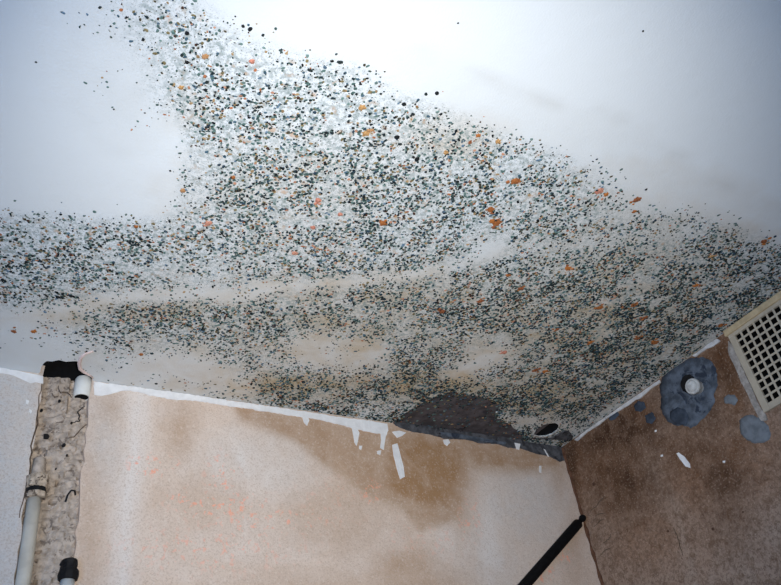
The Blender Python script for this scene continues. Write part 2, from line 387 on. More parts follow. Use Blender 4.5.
WHITE = """0000000000000000000000000000000000000000000000000000000000000000000000000000000000000000000000000000000000000000000000000000000000000000000000000000000
0000000000000000000000000000111100000000000000000000000000000000000000000000000000000000000000000000000000000000000000000000000000000000000000000000000
0000000000000000000000000001222210000000000000000000000000000000000000000000000000000000000000000000000000000000000000000000000000000000000000000000000
0000000000000000000000000001344311000000000000000000000000000000000000000000000000000000000000000000000000000000000000000000000000000000000000000000000
0000000000000000000000000012355321000000000000000000000000000000000000000000000000000000000000000000000000000001110000000000000000000000000000000000000
0000000000000000000000000012355321000000000000000000000000000000000000000000000000000000000000000000000000000001111000000000000000000000000000000000000
0000000000000000000000000012355321000000000000000000000000000000000000000000000000000000000000000000000000000001111100000000000000000000000000000000000
0000000000000000000000000012345421000000000000111111111111111111000000000000000000000000000000000000000000000001111100000000000000000000000000000000000
0000000000000000000000000011345421000000111111111111111111111111111111110000000000000000000000000000000000000001111110000000000000000000000000000000000
0000000000000000000000000001345421001111111111111111111111111111111111111111100000000000000000000000000000000001122110000000000000000000000000000000000
0000000000000000000000000001345421111111111111111111111111111111111111111111111100000000000000000001111100000001122211000000000000000000000000000000000
0000000000000000000000000001345421111111111111111111111111111111111111111111111111100000000000000011111111000001122211000000000000000000000000000000000
0000000000000000000000000001345421111111111111112222222222222222111111111111111111111100000000000111111111100001122221100000000000000000000000000000000
0000000000000000000000000001345421111111111112222222222222222222222211111111111111111111000000000111111111110001123321100000000000000000000000000000000
0000000000000000000000000001345431111111111222222222222222222222222222211111111111111111100000000111122111110001123322100000000000000000000000000000000
0000000000000000000000000001345431111111112222222222222222222222222222222111111111111111111000000111222221111000123332110000000000000000000000000000000
0000000000000000000000000001345431111111112222222222222222222222222222222211111111111111111100000111222222111000123332110000000000000000000000000000000
0000000000000000000000000001245431111111111222222222222222222222222222222211111111111111111100000111222222111100122333210000000000000000000000000000000
0000000000000000000000000001245431111111111122222222222222222222222222222211111111111111111110000111222222111100112333211000000000000000000000000000000
0000000000000000000000000001245432111111111111222222222222222222222222222211111111111111111110000111122222111100012333211000000000000000000000000000000
0000000000000000000000000001245432111111111111112222222222222222222222221111111111111111111110000011112222111100012333321000000000000000000000000000000
0000000000000000000000000001245532111111111111111111122222222222222221111111111111111111111100000011111222111100012233321000000000000000000000000000000
0000000000000000000000000001245532101111111111111111111111111111111111111111111111111111111000000001111111111100011233321100000000000000000000000000000
0000000000000000000000000001235542100011111111111111111111111111111111111111111111111111110000000000111111111100001233321100000000000000000000000000000
0000000000000000000000000001235542100001111111111111111111111111111111111111111111111111000000000000111111111000001223322100000000000000000000000000000
0000000000000000000000000001235542100011111111111111111111222222221111111111111111111000000000000000001111111000001123322100000000000000000000000000000
0000000000000000000000000001234542101111111112222222211122222222222211111111111110000000000000000000000011100000000122322110000000000000000000000000000
0000000000000000000000000001234543111111112222222222222222222332222221111100000000000000000000000000000000000000000112222110000000000000000000000000000
0000000000000000000000000001234543111111122222233332222222233333322222111110000000000000000000000000000000000000000112222110000000000000000000000000000
0000000000000000000000000001134543111111222233333333332222233333332222111110000000000000000000000000000000000000000011222110000000000000000000000000000
0000000000000000000000000001134543211112222333333333333322233333333222211111000000000000000000000000000000000000000011222110000000000000000000000000000
0000000000000000000000000000134543211112223333344444333332233333333222211111000000000000000000000000000000000000000001122110000000000000000000000000000
0000000000000000000000000000134543211112223333444444443333223333332222211111000000000000000000000000000000000000000001111110000000000000000000000000000
0000000000000000000000000000124543211112223333444444444333322222222222111111000000000000000000000000000000000000000001111110000000000000000000000000000
0000000000000000000000000000124543211112223333444444444333322222222222111111000000000000000000000000000000000000000000111110000000000000000000000000000
0000000000000000000000000000134543211112222333344444443333322222222211111110000000000000000000000000000000000000000000011110000000000000000000000000000
0000000000000000000000000000134543211111222233333444433333222221111111111100000000000000000000000000000000000000000000011110000000000000000000000000000
0000000000000000000000000001134543211111122223333333333333222211111111111100000000000000000000000000000000000000000000001110000000000000000000000000000
0000000000000000000000000001134543211111112222233333333322222211111111110000000000000000000000000000000000000000000000000100000000000000000000000000000
0000000000000000000000000001134543210111111222222223322222222111111111000000000000000000000000000000000000000000000000000000000000000000000000000000000
0000000000000000000000000001134543211111111112222222222222221111111100000000000000000000000000000000000000000000000000000000000000000000000000000000000
0000000000000000000000000001234543211111111111112222222222111111111000000000000000000000000000000000000000000000000000000000000000000000000000000000000
0000000000000000000000000001234543222222111111111111111111111111110000000000000000000000000000000000000000000000000000000000000000000000000000000000000
0000000000000000000000000001234543222222221111111111111111111111100000000000000000000000000000000000000000000000000000000000000000000000000000000000000
0000000000000000000000000001234543222222221111111111111111111110000000000000000000000000000000000000000000000000000000000000000000000000000000000000000
0000000000000000000000000001234543212222221110001111111111110000000000000000000000000000000000000000000000000000000000000000000000000000000000000000000
0000000000000000000000000001234543211111111110000000000000000000000000000000000000000000000000000000000000000000000000000000000000000000000000000000000
0000000000000000000000000001123432110111111000000000000000000000000000000000000000000000000000000000000000000000000000000000000000000000000000000000000
0000000000000000000000000000122322100000000000000000000000000000000000000000000000000000000000000000000000000000000000000000000000000000000000000000000"""
SALMON = """0000000000000000000000000000000000000000000000000000000000000000000000000000000000000000000000000000000000000000000000000000000000000000000000000000000
0000000000000000000000000000000000000000000000000000000000000000000000000000000000000000000000000000000000000000000000000000000000000000000000000000000
0000000000000000000000000000000000000000000000000000000000000000000000000000000000000000000000000000000000000000000000000000000000000000000000000000000
0000000000000000000000000000000000000000000000000000000000000000000000000000000000000000000000000000000000000000000000000000000000000000000000000000000
0000000000000000000000000000000000000000000000000000000000000000000000000000000000000000000000000000000000000000000000000000000000000000000000000000000
0000000000000000000000000000000000000000000000000000000000000000000000000000000000000000000000000000000000000000000000000000000000000000000000000000000
0000000000000000000000000000011111111111111111111111111111111000000000000000000000000000000000000000000000000000000000000000000000000000000000000000000
0000000000000000000000011111111111111111111111111111111111111111111100000000000000000000000000000000000000000000000000000000000011110000000000000000000
0000000000000000000011111111111111222222222222222222222211111111111111111000000000000000000000000000000000000000000000000000001112221110000000000000000
0000000000000000011111111111222222222222233333332222222222222221111111111111100000000000001111111000000000000000000000000000011233333221100000000000000
0000000000000000111111111222222223333333333333333333333333222222222111111111111100001111111111111111111100000000000000000000112345555432111100000000000
0000000000000001111111112222223333333444444444444444443333333322222222111111111111111111111111111111111111110000000000000000012345676643211111000000000
0000000000000011111111122222333333444444444555555444444444333333322222222111111111111111111111111111111111111110000000000000011245677654222211100000000
0000000000000011111111222222333334444444555555555555554444444333333222222211111111111112222222222222221111111111110000000000001234555543233322110000000
0000000000000011111111122222333334444444555555555555555444444433333322222222111111112222222222222222222222111111111100000000000112334332344433211000000
0000000000000001111111112222223333344444445555555555554444444433333332222222111111122222223333333333222222221111111110000000000011122222345554321000000
0000000000000000011111111222222233333344444444444444444444444333333322222222111111222222333333333333333222222211111111000000000000011112456665321100000
0000000000000000001111111111222222233333333444444444444443333333332222222221111111222223333333333333333332222222211111100000000000000112356776432100000
0000000000000000000001111111111222222223333333333333444444444333333322222211111111222223333333333333333333222232221111110000000000000012346776542110000
0000000000000000000000011111111111122222222233334444555555555554444433332222211111122222333333333333333333223333322111111000000000000011245676543210000
0000000000000000000000000001111111111222233333344445555666666665555544443332222211122222233333333333333333223344332111111000000000000001234666543211000
0000000000000000000000000000001111122233344455555545555666666666655555444333322222112222222333333333333332223444433211111000000000000001123455543211000
0000000000000000000000000000001111222334455566666666555555555555555554444433332222221122222222333333333222223445443211111000000000000000122344443211000
0000000000000000000000000000001111222345665666777777666554444444444444443333322222222111222222222222222222223455543321111000000000000000112233332211000
0000000000000000000000000000000111122345665556667777666555443333333333333333333222222211111222222222222222223455554321110000000000000000011222322211000
0000000000000000000000000000000001111234554444555555555544433322222233333333333322222221111111111222222211123445554322110000000000000000001112222111000
0000000000000000000000000000000000011123333233334444444433332222222233333333333332234432111111111111111111122345554322110000000000000000000111111110000
0000000000000000000000000000011111111111222112355654322222222212222223333333333332345543211111111111111111112334444322110000000000000000000001111100000
0000000000000000000000000001112334333211111112457765421111111112222223333333333332356664211111111111111111112234444322110000000000000000000000000000000
0000000000000000000000000001124566665432110113467876432111111111222222233333333322356765311111110000000000011223333322110000000000000000000000000000000
0000000000000000000000000001234678987643211113467886532101111111122222222333332222246765321111110000000000011122333222110000000000000000000000000000000
0000000000000000000000000001134678988676311112467876532100111111112222222222222222235554321111110000000000001112222221110000000000000000000000000000000
0000000000000000000000000000123456776588411012356765432100011111111122222222222222223443211111100000000000000111222211110000000000000000000000000000000
0000000000000000000000000000011233444333210012345554321100001111111111222222222222222332211111100000000000000111111111110000000000000000000000000000000
0000000000000000000000000000001111222111100011234443321100000111111111111222222221111121111111000000000000000011111111100000000000000000000000000000000
0000000000000000000000000000000000111100000001122332211000000001111111111111111111111111111110000000000000000000111111000000000000000000000000000000000
0000000000000000000000000000000000000000000000112222111000000000111111111111111111111111111100000000000000000000001110000000000000000000000000000000000
0000000000000000000000000000000000000000000000011111110000000000000111111111111111111111111000000000000000000000000000000000000000000000000000000000000
0000000000000000000000000000000000000000000000001111000000000000000001111111111111111111100000000000000000000000000000000000000000000000000000000000000
0000000000000000000000000000000000000000000000000000000000000000000000000111111111111100000000000000000000000000000000000000000000000000000000000000000
0000000000000000000000000000000000000000000000000000000000000000000000000000000000000000000000000000000000000000000000000000000000000000000000000000000
0000000000000000000000000000000000000000000000000000000000000000000000000000000000000000000000000000000000000000000000000000000000000000000000000000000
0000000000000000000000000000000000000000000000000000000000000000000000000000000000000000000000000000000000000000000000000000000000000000000000000000000
0000000000000000000000000000000000000000000000000000000000000000000000000000000000000000000000000000000000000000000000000000000000000000000000000000000
0000000000000000000000000000000000000000000000000000000000000000000000000000000000000000000000000000000000000000000000000000000000000000000000000000000
0000000000000000000000000000000000000000000000000000000000000000000000000000000000000000000000000000000000000000000000000000000000000000000000000000000
0000000000000000000000000000000000000000000000000000000000000000000000000000000000000000000000000000000000000000000000000000000000000000000000000000000
0000000000000000000000000000000000000000000000000000000000000000000000000000000000000000000000000000000000000000000000000000000000000000000000000000000
0000000000000000000000000000000000000000000000000000000000000000000000000000000000000000000000000000000000000000000000000000000000000000000000000000000"""
RH = (0.6, 1.9, 0.01)
RDARK = """00000000000000000000000000000000000000000000000000000000000000000000000000000000000000000
00000000000000000000000000000000000000000000000000000000000000000000000000000000000000000
00000000000000000000000000000000000000000000000000000000000000000000000000000000000000000
00000000000000000000000000000000000000000000000000000000000000000000000000000000000000000
00000000000000000000000000000000000000000000000000000000000000000000000000000000000000000
00000000000000000000000000000000000000000000000000000000000000000000000000000000000000000
00000000000000000000000000000000000000000000000000000000000000000000000000000000000000000
00000000000000000000000000000000000000000000000000000000000000000000000000000000000000000
00000000000000000000000000000000000000000000000000000000000000000000000000000000000000000
00000000000000000000000000000000000000000000000000000000000000000000000000000000000000000
00000000000000000000000000000000000000000000000000000000000000000000000000000000000000000
00000000000000000000000000000000000000000000000000000000000000000000000000000000000000000
00000000000000000000000000000000000000000000111111000000000000000000000000000000000000000
00000000000000000000000000000000000000000011111111110000000000000000000000000000000000000
00000000000000000000000000000000000000000111122221111000000000000000000000000000000000000
00000000000000000000000000000000000000001112222222111000000000000000000000000000000000000
00000000000000000000000000000000000000111112233332211100000000000000000000000000000000000
00000000000000000000000000000000000001111122233332211100000000000000000000000000000000000
00000000000000000000000000000000000011112222223332211100000000000000000000000000000000000
00000000000000000000000000000000000011122233333322211110000000000000000000000000000000000
00000000000000000000000000000000000011122333443333221111000000000000000000000000000000000
00000000000000000000000000000000000011122334444433322111100000000000000000000000000000000
00000000000000000000000000000000000011122334444443322111100000000000000000000000000000000
00000000000000000000000000000000000011122333444433322111100000000000000000000000000000000
00000000000000000000000000000000000111122233334333322111100000000000000000000000000000000
00000000000000000000000000000000001112233333333333222111100000000000000000000000000000000
00000000000000000000000000000000001122334454443322221111100011111111110000000000000000000
00000000000000000000000000000000011123445666554332211111011111111111111111000000000000000
00000000000000000000000000000011111223456777765432211111111111111111111111111000000000000
00000000000000000000000000000111111234567788776543211111111111111111111111111111000000000
00000000000000000000000000001111111234567788876543221111111112222222222211111111110000000
00000000000000000000000000011111111223456788776543221111112222222222222222211111111000000
00000000000000000000000000011111112223456777766543221111122222333333333222222111111110000
00000000000000000000000000011111122222345666665433211111222233333333333333222221111111000
00000000000000000000000000111111122223334455554332222212222333344444444433332222211111110
00000000000000000000000001111111122233333444444333322222223334444444444444333322221111111
00000000000000000000000011111111122233334444444444333222233344455555555544443333222111111
00000000000000000000000111111112222223334444444444443332233444555556665555544433322221111
00000000000000000000000111111122222233334444555555444433333445556666666665554443332221111
00000000000000000000001111111222223333333444555555544443333445556666666666555444333222111
00000000000000000000001111112222233333334444455555555444333445566667777766665544433322211
00000000000000000000011111112222333334444444445555555544433445566677777776665554433322221
00000000000000000000011111122223333444444444444555555544443445566677777777666555443332222
00000000000000000000011111122233334444445555544444555544444444556667777777666555443332222
00000000000000000000111111222233344444555555555444444444444444555666777777666555444332233
00000000000000000000111111222233344445555555555554444444555555555566667766666555444333344
00000000000000000000111111223334444455555555555555444455555555555556666666666555444333445
00000000000000000000111112233444555555556666665555544455566666666665566666655554444334556
00000000000000000000111112234455555555566666666555544555666666666666655555555554443345566
00000000000000000000111122334556666655566666666655554555666777777776666555555444433345677
00000000000000000000111122344566666655566666666655554556667777777777766665554444333456788
00000000000000000000111123345566777665566666666655555568877777788877777666555444334567888
00000000000000000000111223345667777665566666666665555578987777888888777766655544434578898
00000000000000000000011223345667777665556666666655555567887777888888888887765554445678999
00000000000000000000111223445667777665555666666655555455666777888888888899877655445688998
00000000000000000000111223345666776665555556665555554455566777788888888899988765445789998
00000000000000000000111223345566666655555555555555554445566677778888888789998876546788988
00000000000000000000011122344556666554455555555555544444556667777888888778888877656788887
00000000000000000000011122334455555544444555555555444444455666777777877777777777656778876
00000000000000000000011122333444554444444444555444444444455556667777777777766666656677766
00000000000000000000011112233344444433344444444444444344455566666677777777666665555666665"""
RGREY = """00000000000000000000000000000000000000001111111111111110000000000000000000000000000000000
00000000000000000000000000000000000000111111111111111111110000000000000000000000000000000
00000000000000000000000000000000000011111111111111111111111100000000000000000000000000000
00000000000000000000000000000000000111111112222222222111111111000000000000000000000000000
00000000000000000000000000000000001111111222222222222221111111100000000000000000000000000
00000000000000000000000000000000001111122222233333322222211111110000000000000000000000000
00000000000000000000000000000000011111222223333333333322222111111000000000000000000000000
00000000000000000000000000000000011111222233333333333332222211111100000000000000000000000
00000000000000000000000000000000011111222333344444443333222233322110000000000000000000000
00000000000000000000000000000000011111222333344444444333322355543211100000000000000000000
00000000000000000000000000000000011112222333344444444433332375553211111111000000000000000
00000000000000000000000000000000111122222233344444444433332375543211111111111100000000000
00000000000000000000000000000001112223333233334444444333332475543211111111111111110000000
00000000000000000000000000000001112233333323333334433333323475543222222221111111111101111
00000000000000000000000000000011122333433322333333333333223565542222222222222111111111111
00000000000000000000000000000111223344443322222333333332223665532222333222222222111111111
00000000000000000000000000000111233444443322222222222222223655432333333333332222222111111
00000000000000000000000000001112234444443322122222222222224755432333333333333332222221111
00000000000000000000000000001112334444443322111122222222134755432333333333333333322222222
00000000000000000000000000001122334444443321111111111111234755422233333333333333333222222
00000000000000000000000000011122344444433221111111111111234755322223333333333333333322222
00000000000000000000000000011123344444432211111111111111235754322222333333333333333332222
00000000000000000000000000011123334444332211100001111111245754321222223333333333333333222
00000000000000000000000000011222333333322111000000000011345654321112222233333333333333333
00000000000000000000000000011122333333221111000000000012345654211111122222233333333333333
00000000000000000000000000111122233322221110000000000012346654211111111222222222222333333
00000000000000000000000000011122222222111100000000000012346654211111111111222222223333333
00000000000000000000000000011112222221111100000000000012346553211001111111111222223333333
00000000000000000000000000011111222111111000000000000012357553210000001111111222223333333
00000000000000000000000000011111111111110000000000000012357543210000000011111222223333333
00000000000000000000000000001111111111000000000000000112457543210000000011111222223333333
00000000000000000000000000000111111110000000000000000112457543210000000011111222222333333
00000000000000000000000000000011111000000000000000000112457543210000000011111122222233332
00000000000000000000000000000000000000000000000000000112457543210000000011111122222222222
00000000000000000000000000000000001000000000000000000012357543210000000011111112222222222
00000000000000000000000000000000111100000000000000000012357553210000000001111112222222222
00000000000000000000000000000001111110000000000000000012345553211000000001111111122222222
00000000000000000000000000000011111110000000000000000012345554211000000001111111111222211
00000000000000000000000000000111221100000000000000000012345554211000000000111111222221111
00000000000000000000000000000112221100000000000000000012345554321000000000011112222222111
00000000000000000000000000001122221100000000000000000011345554321000000000011122333322111
00000000000000000000000000011222221100000000000000000011245554321000000000011122333322111
00000000000000000000000000011233221100000000000000000001235554321000000000011122333322111
00000000000000000000000000112333211000000000000000000001123444321000000000011122333322111
00000000000000000000000000112333211000000000000000000000112332211000000000011122232222111
00000000000000000000000001123332210000000000000000000000011111110000000000011112222221110
00000000000000000000000001123332110000000000000000000000000111000000000000001111222111100
00000000000000000000000001223322100000000000000000000000000000000000000000000111111111100
00000000000000000000000011222221100000000000000000000000000000000000000000000011111110000
00000000000000000000000011222211000000000000000000000000000000000000000000000000111000000
00000000000000000000000011222111000000000000000000000000000000000000000000000000000000000
00000000000000000000000011221110000000000000000000000000000000000000000000000000000000000
00000000000000000000000011111100000000000000000000000000000000000000000000000000000000000
00000000000000000000000011111000000000000000000000000000000000000000000000000000000000000
00000000000000000000000011110000000000000000000000000000000000000000000000000000000000000
00000000000000000000000011100000000000000000000000000000000000000000000000000000000000000
00000000000000000000000000000000000000000000000000000000000000000000000000000000000000000
00000000000000000000000000000000000000000000000000000000000000000000000000000000000000000
00000000000000000000000000000000000000000000000000000000000000000000000000000000000000000
00000000000000000000000000000000000000000000000000000000000000000000000000000000000000000
00000000000000000000000000000000000000000000000000000000000000000000000000000000000000000"""
RRUST = """00000000000000000000000000000000000000000000000000000000000000000000000000000000000000000
00000000000000000000000000000000000000000000000000000000000000000000000000000000000000000
00000000000000000000000000000000000000000000000000000000000000000000000000000000000000000
00000000000000000000000000000000000000000000000000000000000000000000000000000000000000000
00000000000000000000000000000000000000000000000000000000000000000000000000000000000000000
00000000000000000000000000000000000000000000000000000000000000000000000000000000000000000
00000000000000000000000000000000000000000000000000000000000000000000000000000000000000000
00000000000000000000000000000000000000000000000000000000000000000000000000000000000000000
00000000000000000000000000000000000000000000000000000000000000000000000000000000000000000
00000000000000000000000000000000000000000000000000000000000000000000000000000000000000000
00000000000000000000000000000000000000000000000000000000000000000000000000000000000000000
00000000000000000000000000000000000000000000000000000000000000000000000000000000000000000
00000000000000000000000000000000000000000000000000000000000000000000000000000000000000000
00000000000000000000000000000000000000000000000000000000000000111100000000000000000000000
00000000000000000000000000000000000000000000000000000000011111111111111100000000000000000
00000000000000000000000000000000000000000000000000000011111111111111111111100000000000000
00000000000000000000000000000000000000000000000000000111111111111111111111111100000000000
00000000000000000000000000000000000000000000000000001111111111111111111111111111000000000
00000000000000000000000000000000111111110000000000011111111122222222222111111111110000000
00000000000000000000000000000011111111111100000000111111112222222222222222111111111000000
00000000000000000000000000000111111111111110000000111111122222222222222222221111111110000
00000000000000000000000000001111122222111111000000111111222222233333332222222211111111000
00000000000000000000000000011112222222221111110001111111222223333333333332222221111111100
00000000000000000000000000111122222222222111111111111111222223333333333333322222111111110
00000000000000000000000001111222333333222111111111111111222233333333333333332222211111111
00000000000000000000000001112223333333322222111111111111222233333333333333333222221111111
00000000000000000000000001112233344433322222211112211111222223333333333333333222222111111
00000000000000000000000011122233444443333332222222222221122223333333333333333322222111111
00000000000000000000000011122333444443343333222222222222222222333333333333333322222111111
00000000000000000000000011122334444444444433323333333322222222233333333333333322222111111
00000000000000000000000011122333444444444443333333333333222222222333333333333222222111111
00000000000000000000000011122333344445555443333444444333322222222223333333332222222111111
00000000000000000000000011122233334445555444334444444443332222222222222222222222222111111
00000000000000000000000011112223334455555444344444544444333222122222222222222222222111111
00000000000000000000000011112222334455555443344455555444433222211122222222222222222221111
00000000000000000000000001111222334445554443444555555544433322211222222333333332222222111
00000000000000000000000001111112233444444433444555555544433322212222233333333333322222211
00000000000000000000000000111112233344444333344455555544443322222223333333333333332222211
00000000000000000000000000011112223333333333344455555544433322222233333344444333333222222
00000000000000000000000000001111222333333323334444454444433322222333334444444443333322222
00000000000000000000000000001112233322322222333444444444333322222333344444444444333332222
00000000000000000000000000001123344322222222233334444443333222223333444444444444433332233
00000000000000000000000000001234555432221122223333333333332222223334444455554444443332334
00000000000000000000000000011245665432111112222233333333322222233344444555555444443333344
00000000000000000000000000012346665432111111222222233322222222233344445555555544443333445
00000000000000000000000000112456765421111111112222222222222222233344445555555544444334555
00000000000000000000000000123467765321110111111122222222221222333344455555555554444334565
00000000000000000000000001123567764321110011111111111111111222333444455555555544444345666
00000000000000000000000001123566654221110001111111111111111222333344455555555544443456666
00000000000000000000000011223455544322111000011111111111111222333344445555555544443456766
00000000000000000000000111234455554432211000000011111111111222233344445555555444444567776
00000000000000000000000112334566665433211100000000011111221222233344444455554444434567766
00000000000000000000000112345677766543211100000000001122333222233334444444444444435677765
00000000000000000000001122346778776543221100000000001123444332233333444444444444345677765
00000000000000000000001123456788876543221100000000001224555543223333344444444443345677654
00000000000000000000001123456788876543221100000000001234566653222333334444444333356676654
00000000000000000000001123456778776543211100000000001123556654322333333333333333456666543
00000000000000000000001123456677766543211100000000000123455544322233333333333333456665543
00000000000000000000001122345666665432211000000000000112334443222222333333333333455655432
00000000000000000000001112344555554332111000000000000011222322222222223333333223455554332
00000000000000000000000112234445443322111000000000000001111221112222222222222223445544321"""
HOLE_PIPE = [(0.1606, 1.4477), (0.1627, 1.4331), (0.1666, 1.4243), (0.1757, 1.4234), (0.1869, 1.4143), (0.2006, 1.417), (0.2195, 1.4081), (0.2262, 1.4216), (0.2312, 1.4358), (0.2414, 1.4467), (0.2508, 1.4539), (0.2636, 1.4624)]
HOLE_CORNER = [(1.407, 1.4367), (1.3944, 1.4073), (1.3944, 1.3899), (1.3992, 1.3742), (1.4072, 1.367), (1.422, 1.3597), (1.4365, 1.3645), (1.4533, 1.3805), (1.4594, 1.3966), (1.4593, 1.4182), (1.4492, 1.4321), (1.4305, 1.4398)]
LIP = [(0.2399, 1.3639), (0.2291, 1.3748), (0.2234, 1.3916), (0.225, 1.4142), (0.2304, 1.4321), (0.2394, 1.4424), (0.2499, 1.4501), (0.2618, 1.4588)]
BARE = [(0.9839, 1.4587), (0.9953, 1.4509), (0.9868, 1.4401), (0.9893, 1.4244), (0.993, 1.4106), (0.9939, 1.4049), (0.9962, 1.3935), (1.0058, 1.3901), (1.0013, 1.3796), (1.0058, 1.3658), (1.007, 1.3664), (1.0075, 1.3457), (1.0191, 1.3369), (1.0208, 1.3344), (1.0202, 1.3286), (1.0234, 1.3132), (1.0366, 1.3177), (1.0322, 1.3093), (1.0371, 1.3048), (1.0454, 1.2959), (1.0586, 1.3007), (1.0667, 1.3025), (1.0735, 1.3046), (1.0827, 1.2965), (1.0953, 1.3025), (1.1015, 1.2985), (1.1179, 1.2979), (1.1323, 1.2952), (1.1448, 1.2987), (1.1582, 1.2967), (1.1736, 1.3064), (1.1884, 1.3062), (1.1969, 1.3048), (1.206, 1.3085), (1.2167, 1.3253), (1.2209, 1.3423), (1.2261, 1.3503), (1.2225, 1.3566), (1.2304, 1.364), (1.2485, 1.3835), (1.2513, 1.3802), (1.2717, 1.3921), (1.2859, 1.3933), (1.2852, 1.398), (1.2958, 1.3939), (1.3094, 1.4036), (1.3233, 1.4151), (1.3343, 1.4192), (1.3408, 1.4212), (1.3492, 1.4245), (1.3641, 1.4353), (1.3762, 1.4364), (1.3817, 1.4495), (1.4004, 1.461), (1.4149, 1.4649)]
CORNER_DAB = [(1.3904, 1.4558), (1.4188, 1.4518), (1.4445, 1.4485), (1.4651, 1.4342), (1.4725, 1.4082), (1.476, 1.3865), (1.4949, 1.3876), (1.5279, 1.4094), (1.5422, 1.4305)]
STRIP_LEFT = [(-0.0146, 2.499), (0.0893, 2.4995), (0.126, 2.4984), (0.1692, 2.4943), (0.1712, 2.4772), (0.158, 2.4785), (0.1474, 2.4744), (0.1411, 2.4814), (0.1278, 2.4848), (0.113, 2.4869), (0.0913, 2.4877), (-0.0123, 2.486)]
STRIP_MAIN = [(0.2675, 2.4981), (0.3201, 2.4985), (0.3827, 2.4995), (0.4924, 2.499), (0.6113, 2.4981), (0.7379, 2.4972), (0.8486, 2.4954), (0.9206, 2.4972), (0.9686, 2.4954), (0.9684, 2.4761), (0.9586, 2.4585), (0.9469, 2.4651), (0.9216, 2.4646), (0.9024, 2.4662), (0.8672, 2.4697), (0.8488, 2.4739), (0.817, 2.4763), (0.7832, 2.481), (0.7547, 2.4824), (0.7316, 2.4818), (0.6988, 2.481), (0.6691, 2.4833), (0.6372, 2.4826), (0.6084, 2.4848), (0.5658, 2.4836), (0.5265, 2.4853), (0.4992, 2.4862), (0.4701, 2.4855), (0.4372, 2.4817), (0.4091, 2.4823), (0.3834, 2.4832), (0.3579, 2.4888), (0.3372, 2.4879), (0.321, 2.4841), (0.3053, 2.4756), (0.2917, 2.4699), (0.278, 2.4666), (0.27, 2.4677)]
FLAKES_BACK = [[(0.735, 2.4928), (0.7502, 2.4896), (0.7541, 2.4744), (0.7478, 2.4605), (0.7407, 2.4673)], [(0.865, 2.4734), (0.8809, 2.4701), (0.8851, 2.4599), (0.8799, 2.4407), (0.8737, 2.4242), (0.8682, 2.434), (0.873, 2.4504)], [(0.9457, 2.4759), (0.9622, 2.4725), (0.9559, 2.45), (0.9474, 2.4223), (0.9383, 2.4266), (0.9444, 2.4486)], [(0.9739, 2.4387), (0.9891, 2.4446), (0.9926, 2.4142), (0.9962, 2.3856), (0.9956, 2.3571), (0.9817, 2.3494), (0.9768, 2.3784), (0.9734, 2.4094)], [(0.9797, 2.4748), (1.0008, 2.4803), (1.0208, 2.4773), (1.0074, 2.4673), (0.9917, 2.4599)], [(0.8083, 2.4952), (0.8239, 2.492), (0.8252, 2.4788), (0.8147, 2.48)], [(1.1309, 2.4715), (1.1471, 2.4749), (1.1513, 2.4655), (1.1398, 2.4556), (1.1316, 2.4603)], [(1.3674, 2.4915), (1.388, 2.4909), (1.3789, 2.472), (1.3691, 2.4738)], [(1.4357, 2.431), (1.443, 2.4317), (1.4362, 2.4106), (1.4299, 2.4129)], [(0.9287, 2.4175), (0.9401, 2.4202), (0.9355, 2.4078), (0.9275, 2.4095)], [(0.1449, 2.4367), (0.1505, 2.4354), (0.1498, 2.4264), (0.146, 2.428)], [(0.1527, 2.418), (0.1585, 2.4144), (0.1575, 2.4077), (0.1535, 2.4115)], [(0.8806, 2.425), (0.8888, 2.426), (0.8847, 2.4151), (0.8795, 2.4171)], [(1.4675, 2.4852), (1.474, 2.4829), (1.4816, 2.4626), (1.4752, 2.4649)]]
SMEAR_BACK = [(0.9715, 2.507), (1.0369, 2.507), (1.1597, 2.507), (1.3572, 2.507), (1.5576, 2.507), (1.5516, 2.4642), (1.5177, 2.4514), (1.479, 2.4653), (1.4366, 2.4666), (1.3839, 2.477), (1.3417, 2.4736), (1.3068, 2.4812), (1.2492, 2.4758), (1.2022, 2.4817), (1.1379, 2.4752), (1.0934, 2.4823), (1.0394, 2.4825), (1.0053, 2.4892)]
RIDGE_BACK = [(1.1257, 2.4907), (1.1733, 2.4939), (1.2206, 2.4912), (1.2855, 2.4889), (1.3355, 2.4876), (1.3338, 2.4815), (1.2767, 2.4805), (1.2184, 2.4822), (1.1613, 2.4823), (1.1302, 2.4827)]
RSTRIP_LOW = [(1.4196, 2.4946), (1.3845, 2.4968), (1.3058, 2.4973), (1.2292, 2.4968), (1.1603, 2.4957), (1.0886, 2.4957), (1.0885, 2.4884), (1.1272, 2.4888), (1.1657, 2.4841), (1.1814, 2.4899), (1.1977, 2.487), (1.233, 2.4885), (1.2767, 2.491), (1.3255, 2.4894), (1.3656, 2.4919), (1.4101, 2.4868)]
RSTRIP_HIGH = [(0.9763, 2.4976), (0.9442, 2.4976), (0.9187, 2.4984), (0.898, 2.4964), (0.8932, 2.4877), (0.9182, 2.4868), (0.9346, 2.4915), (0.9569, 2.4913), (0.97, 2.4908)]
CEMENT_BIG = [(1.0771, 2.4977), (1.048, 2.4995), (1.0253, 2.4988), (0.9865, 2.4967), (0.9528, 2.4803), (0.9379, 2.4599), (0.9334, 2.4352), (0.9406, 2.4177), (0.9466, 2.3997), (0.9655, 2.3864), (0.9714, 2.3686), (0.9892, 2.3573), (1.0075, 2.3514), (1.0356, 2.3451), (1.0579, 2.3448), (1.0749, 2.3628), (1.0938, 2.3712), (1.1111, 2.3908), (1.1167, 2.4148), (1.1148, 2.4333), (1.1014, 2.4542), (1.0961, 2.4798)]
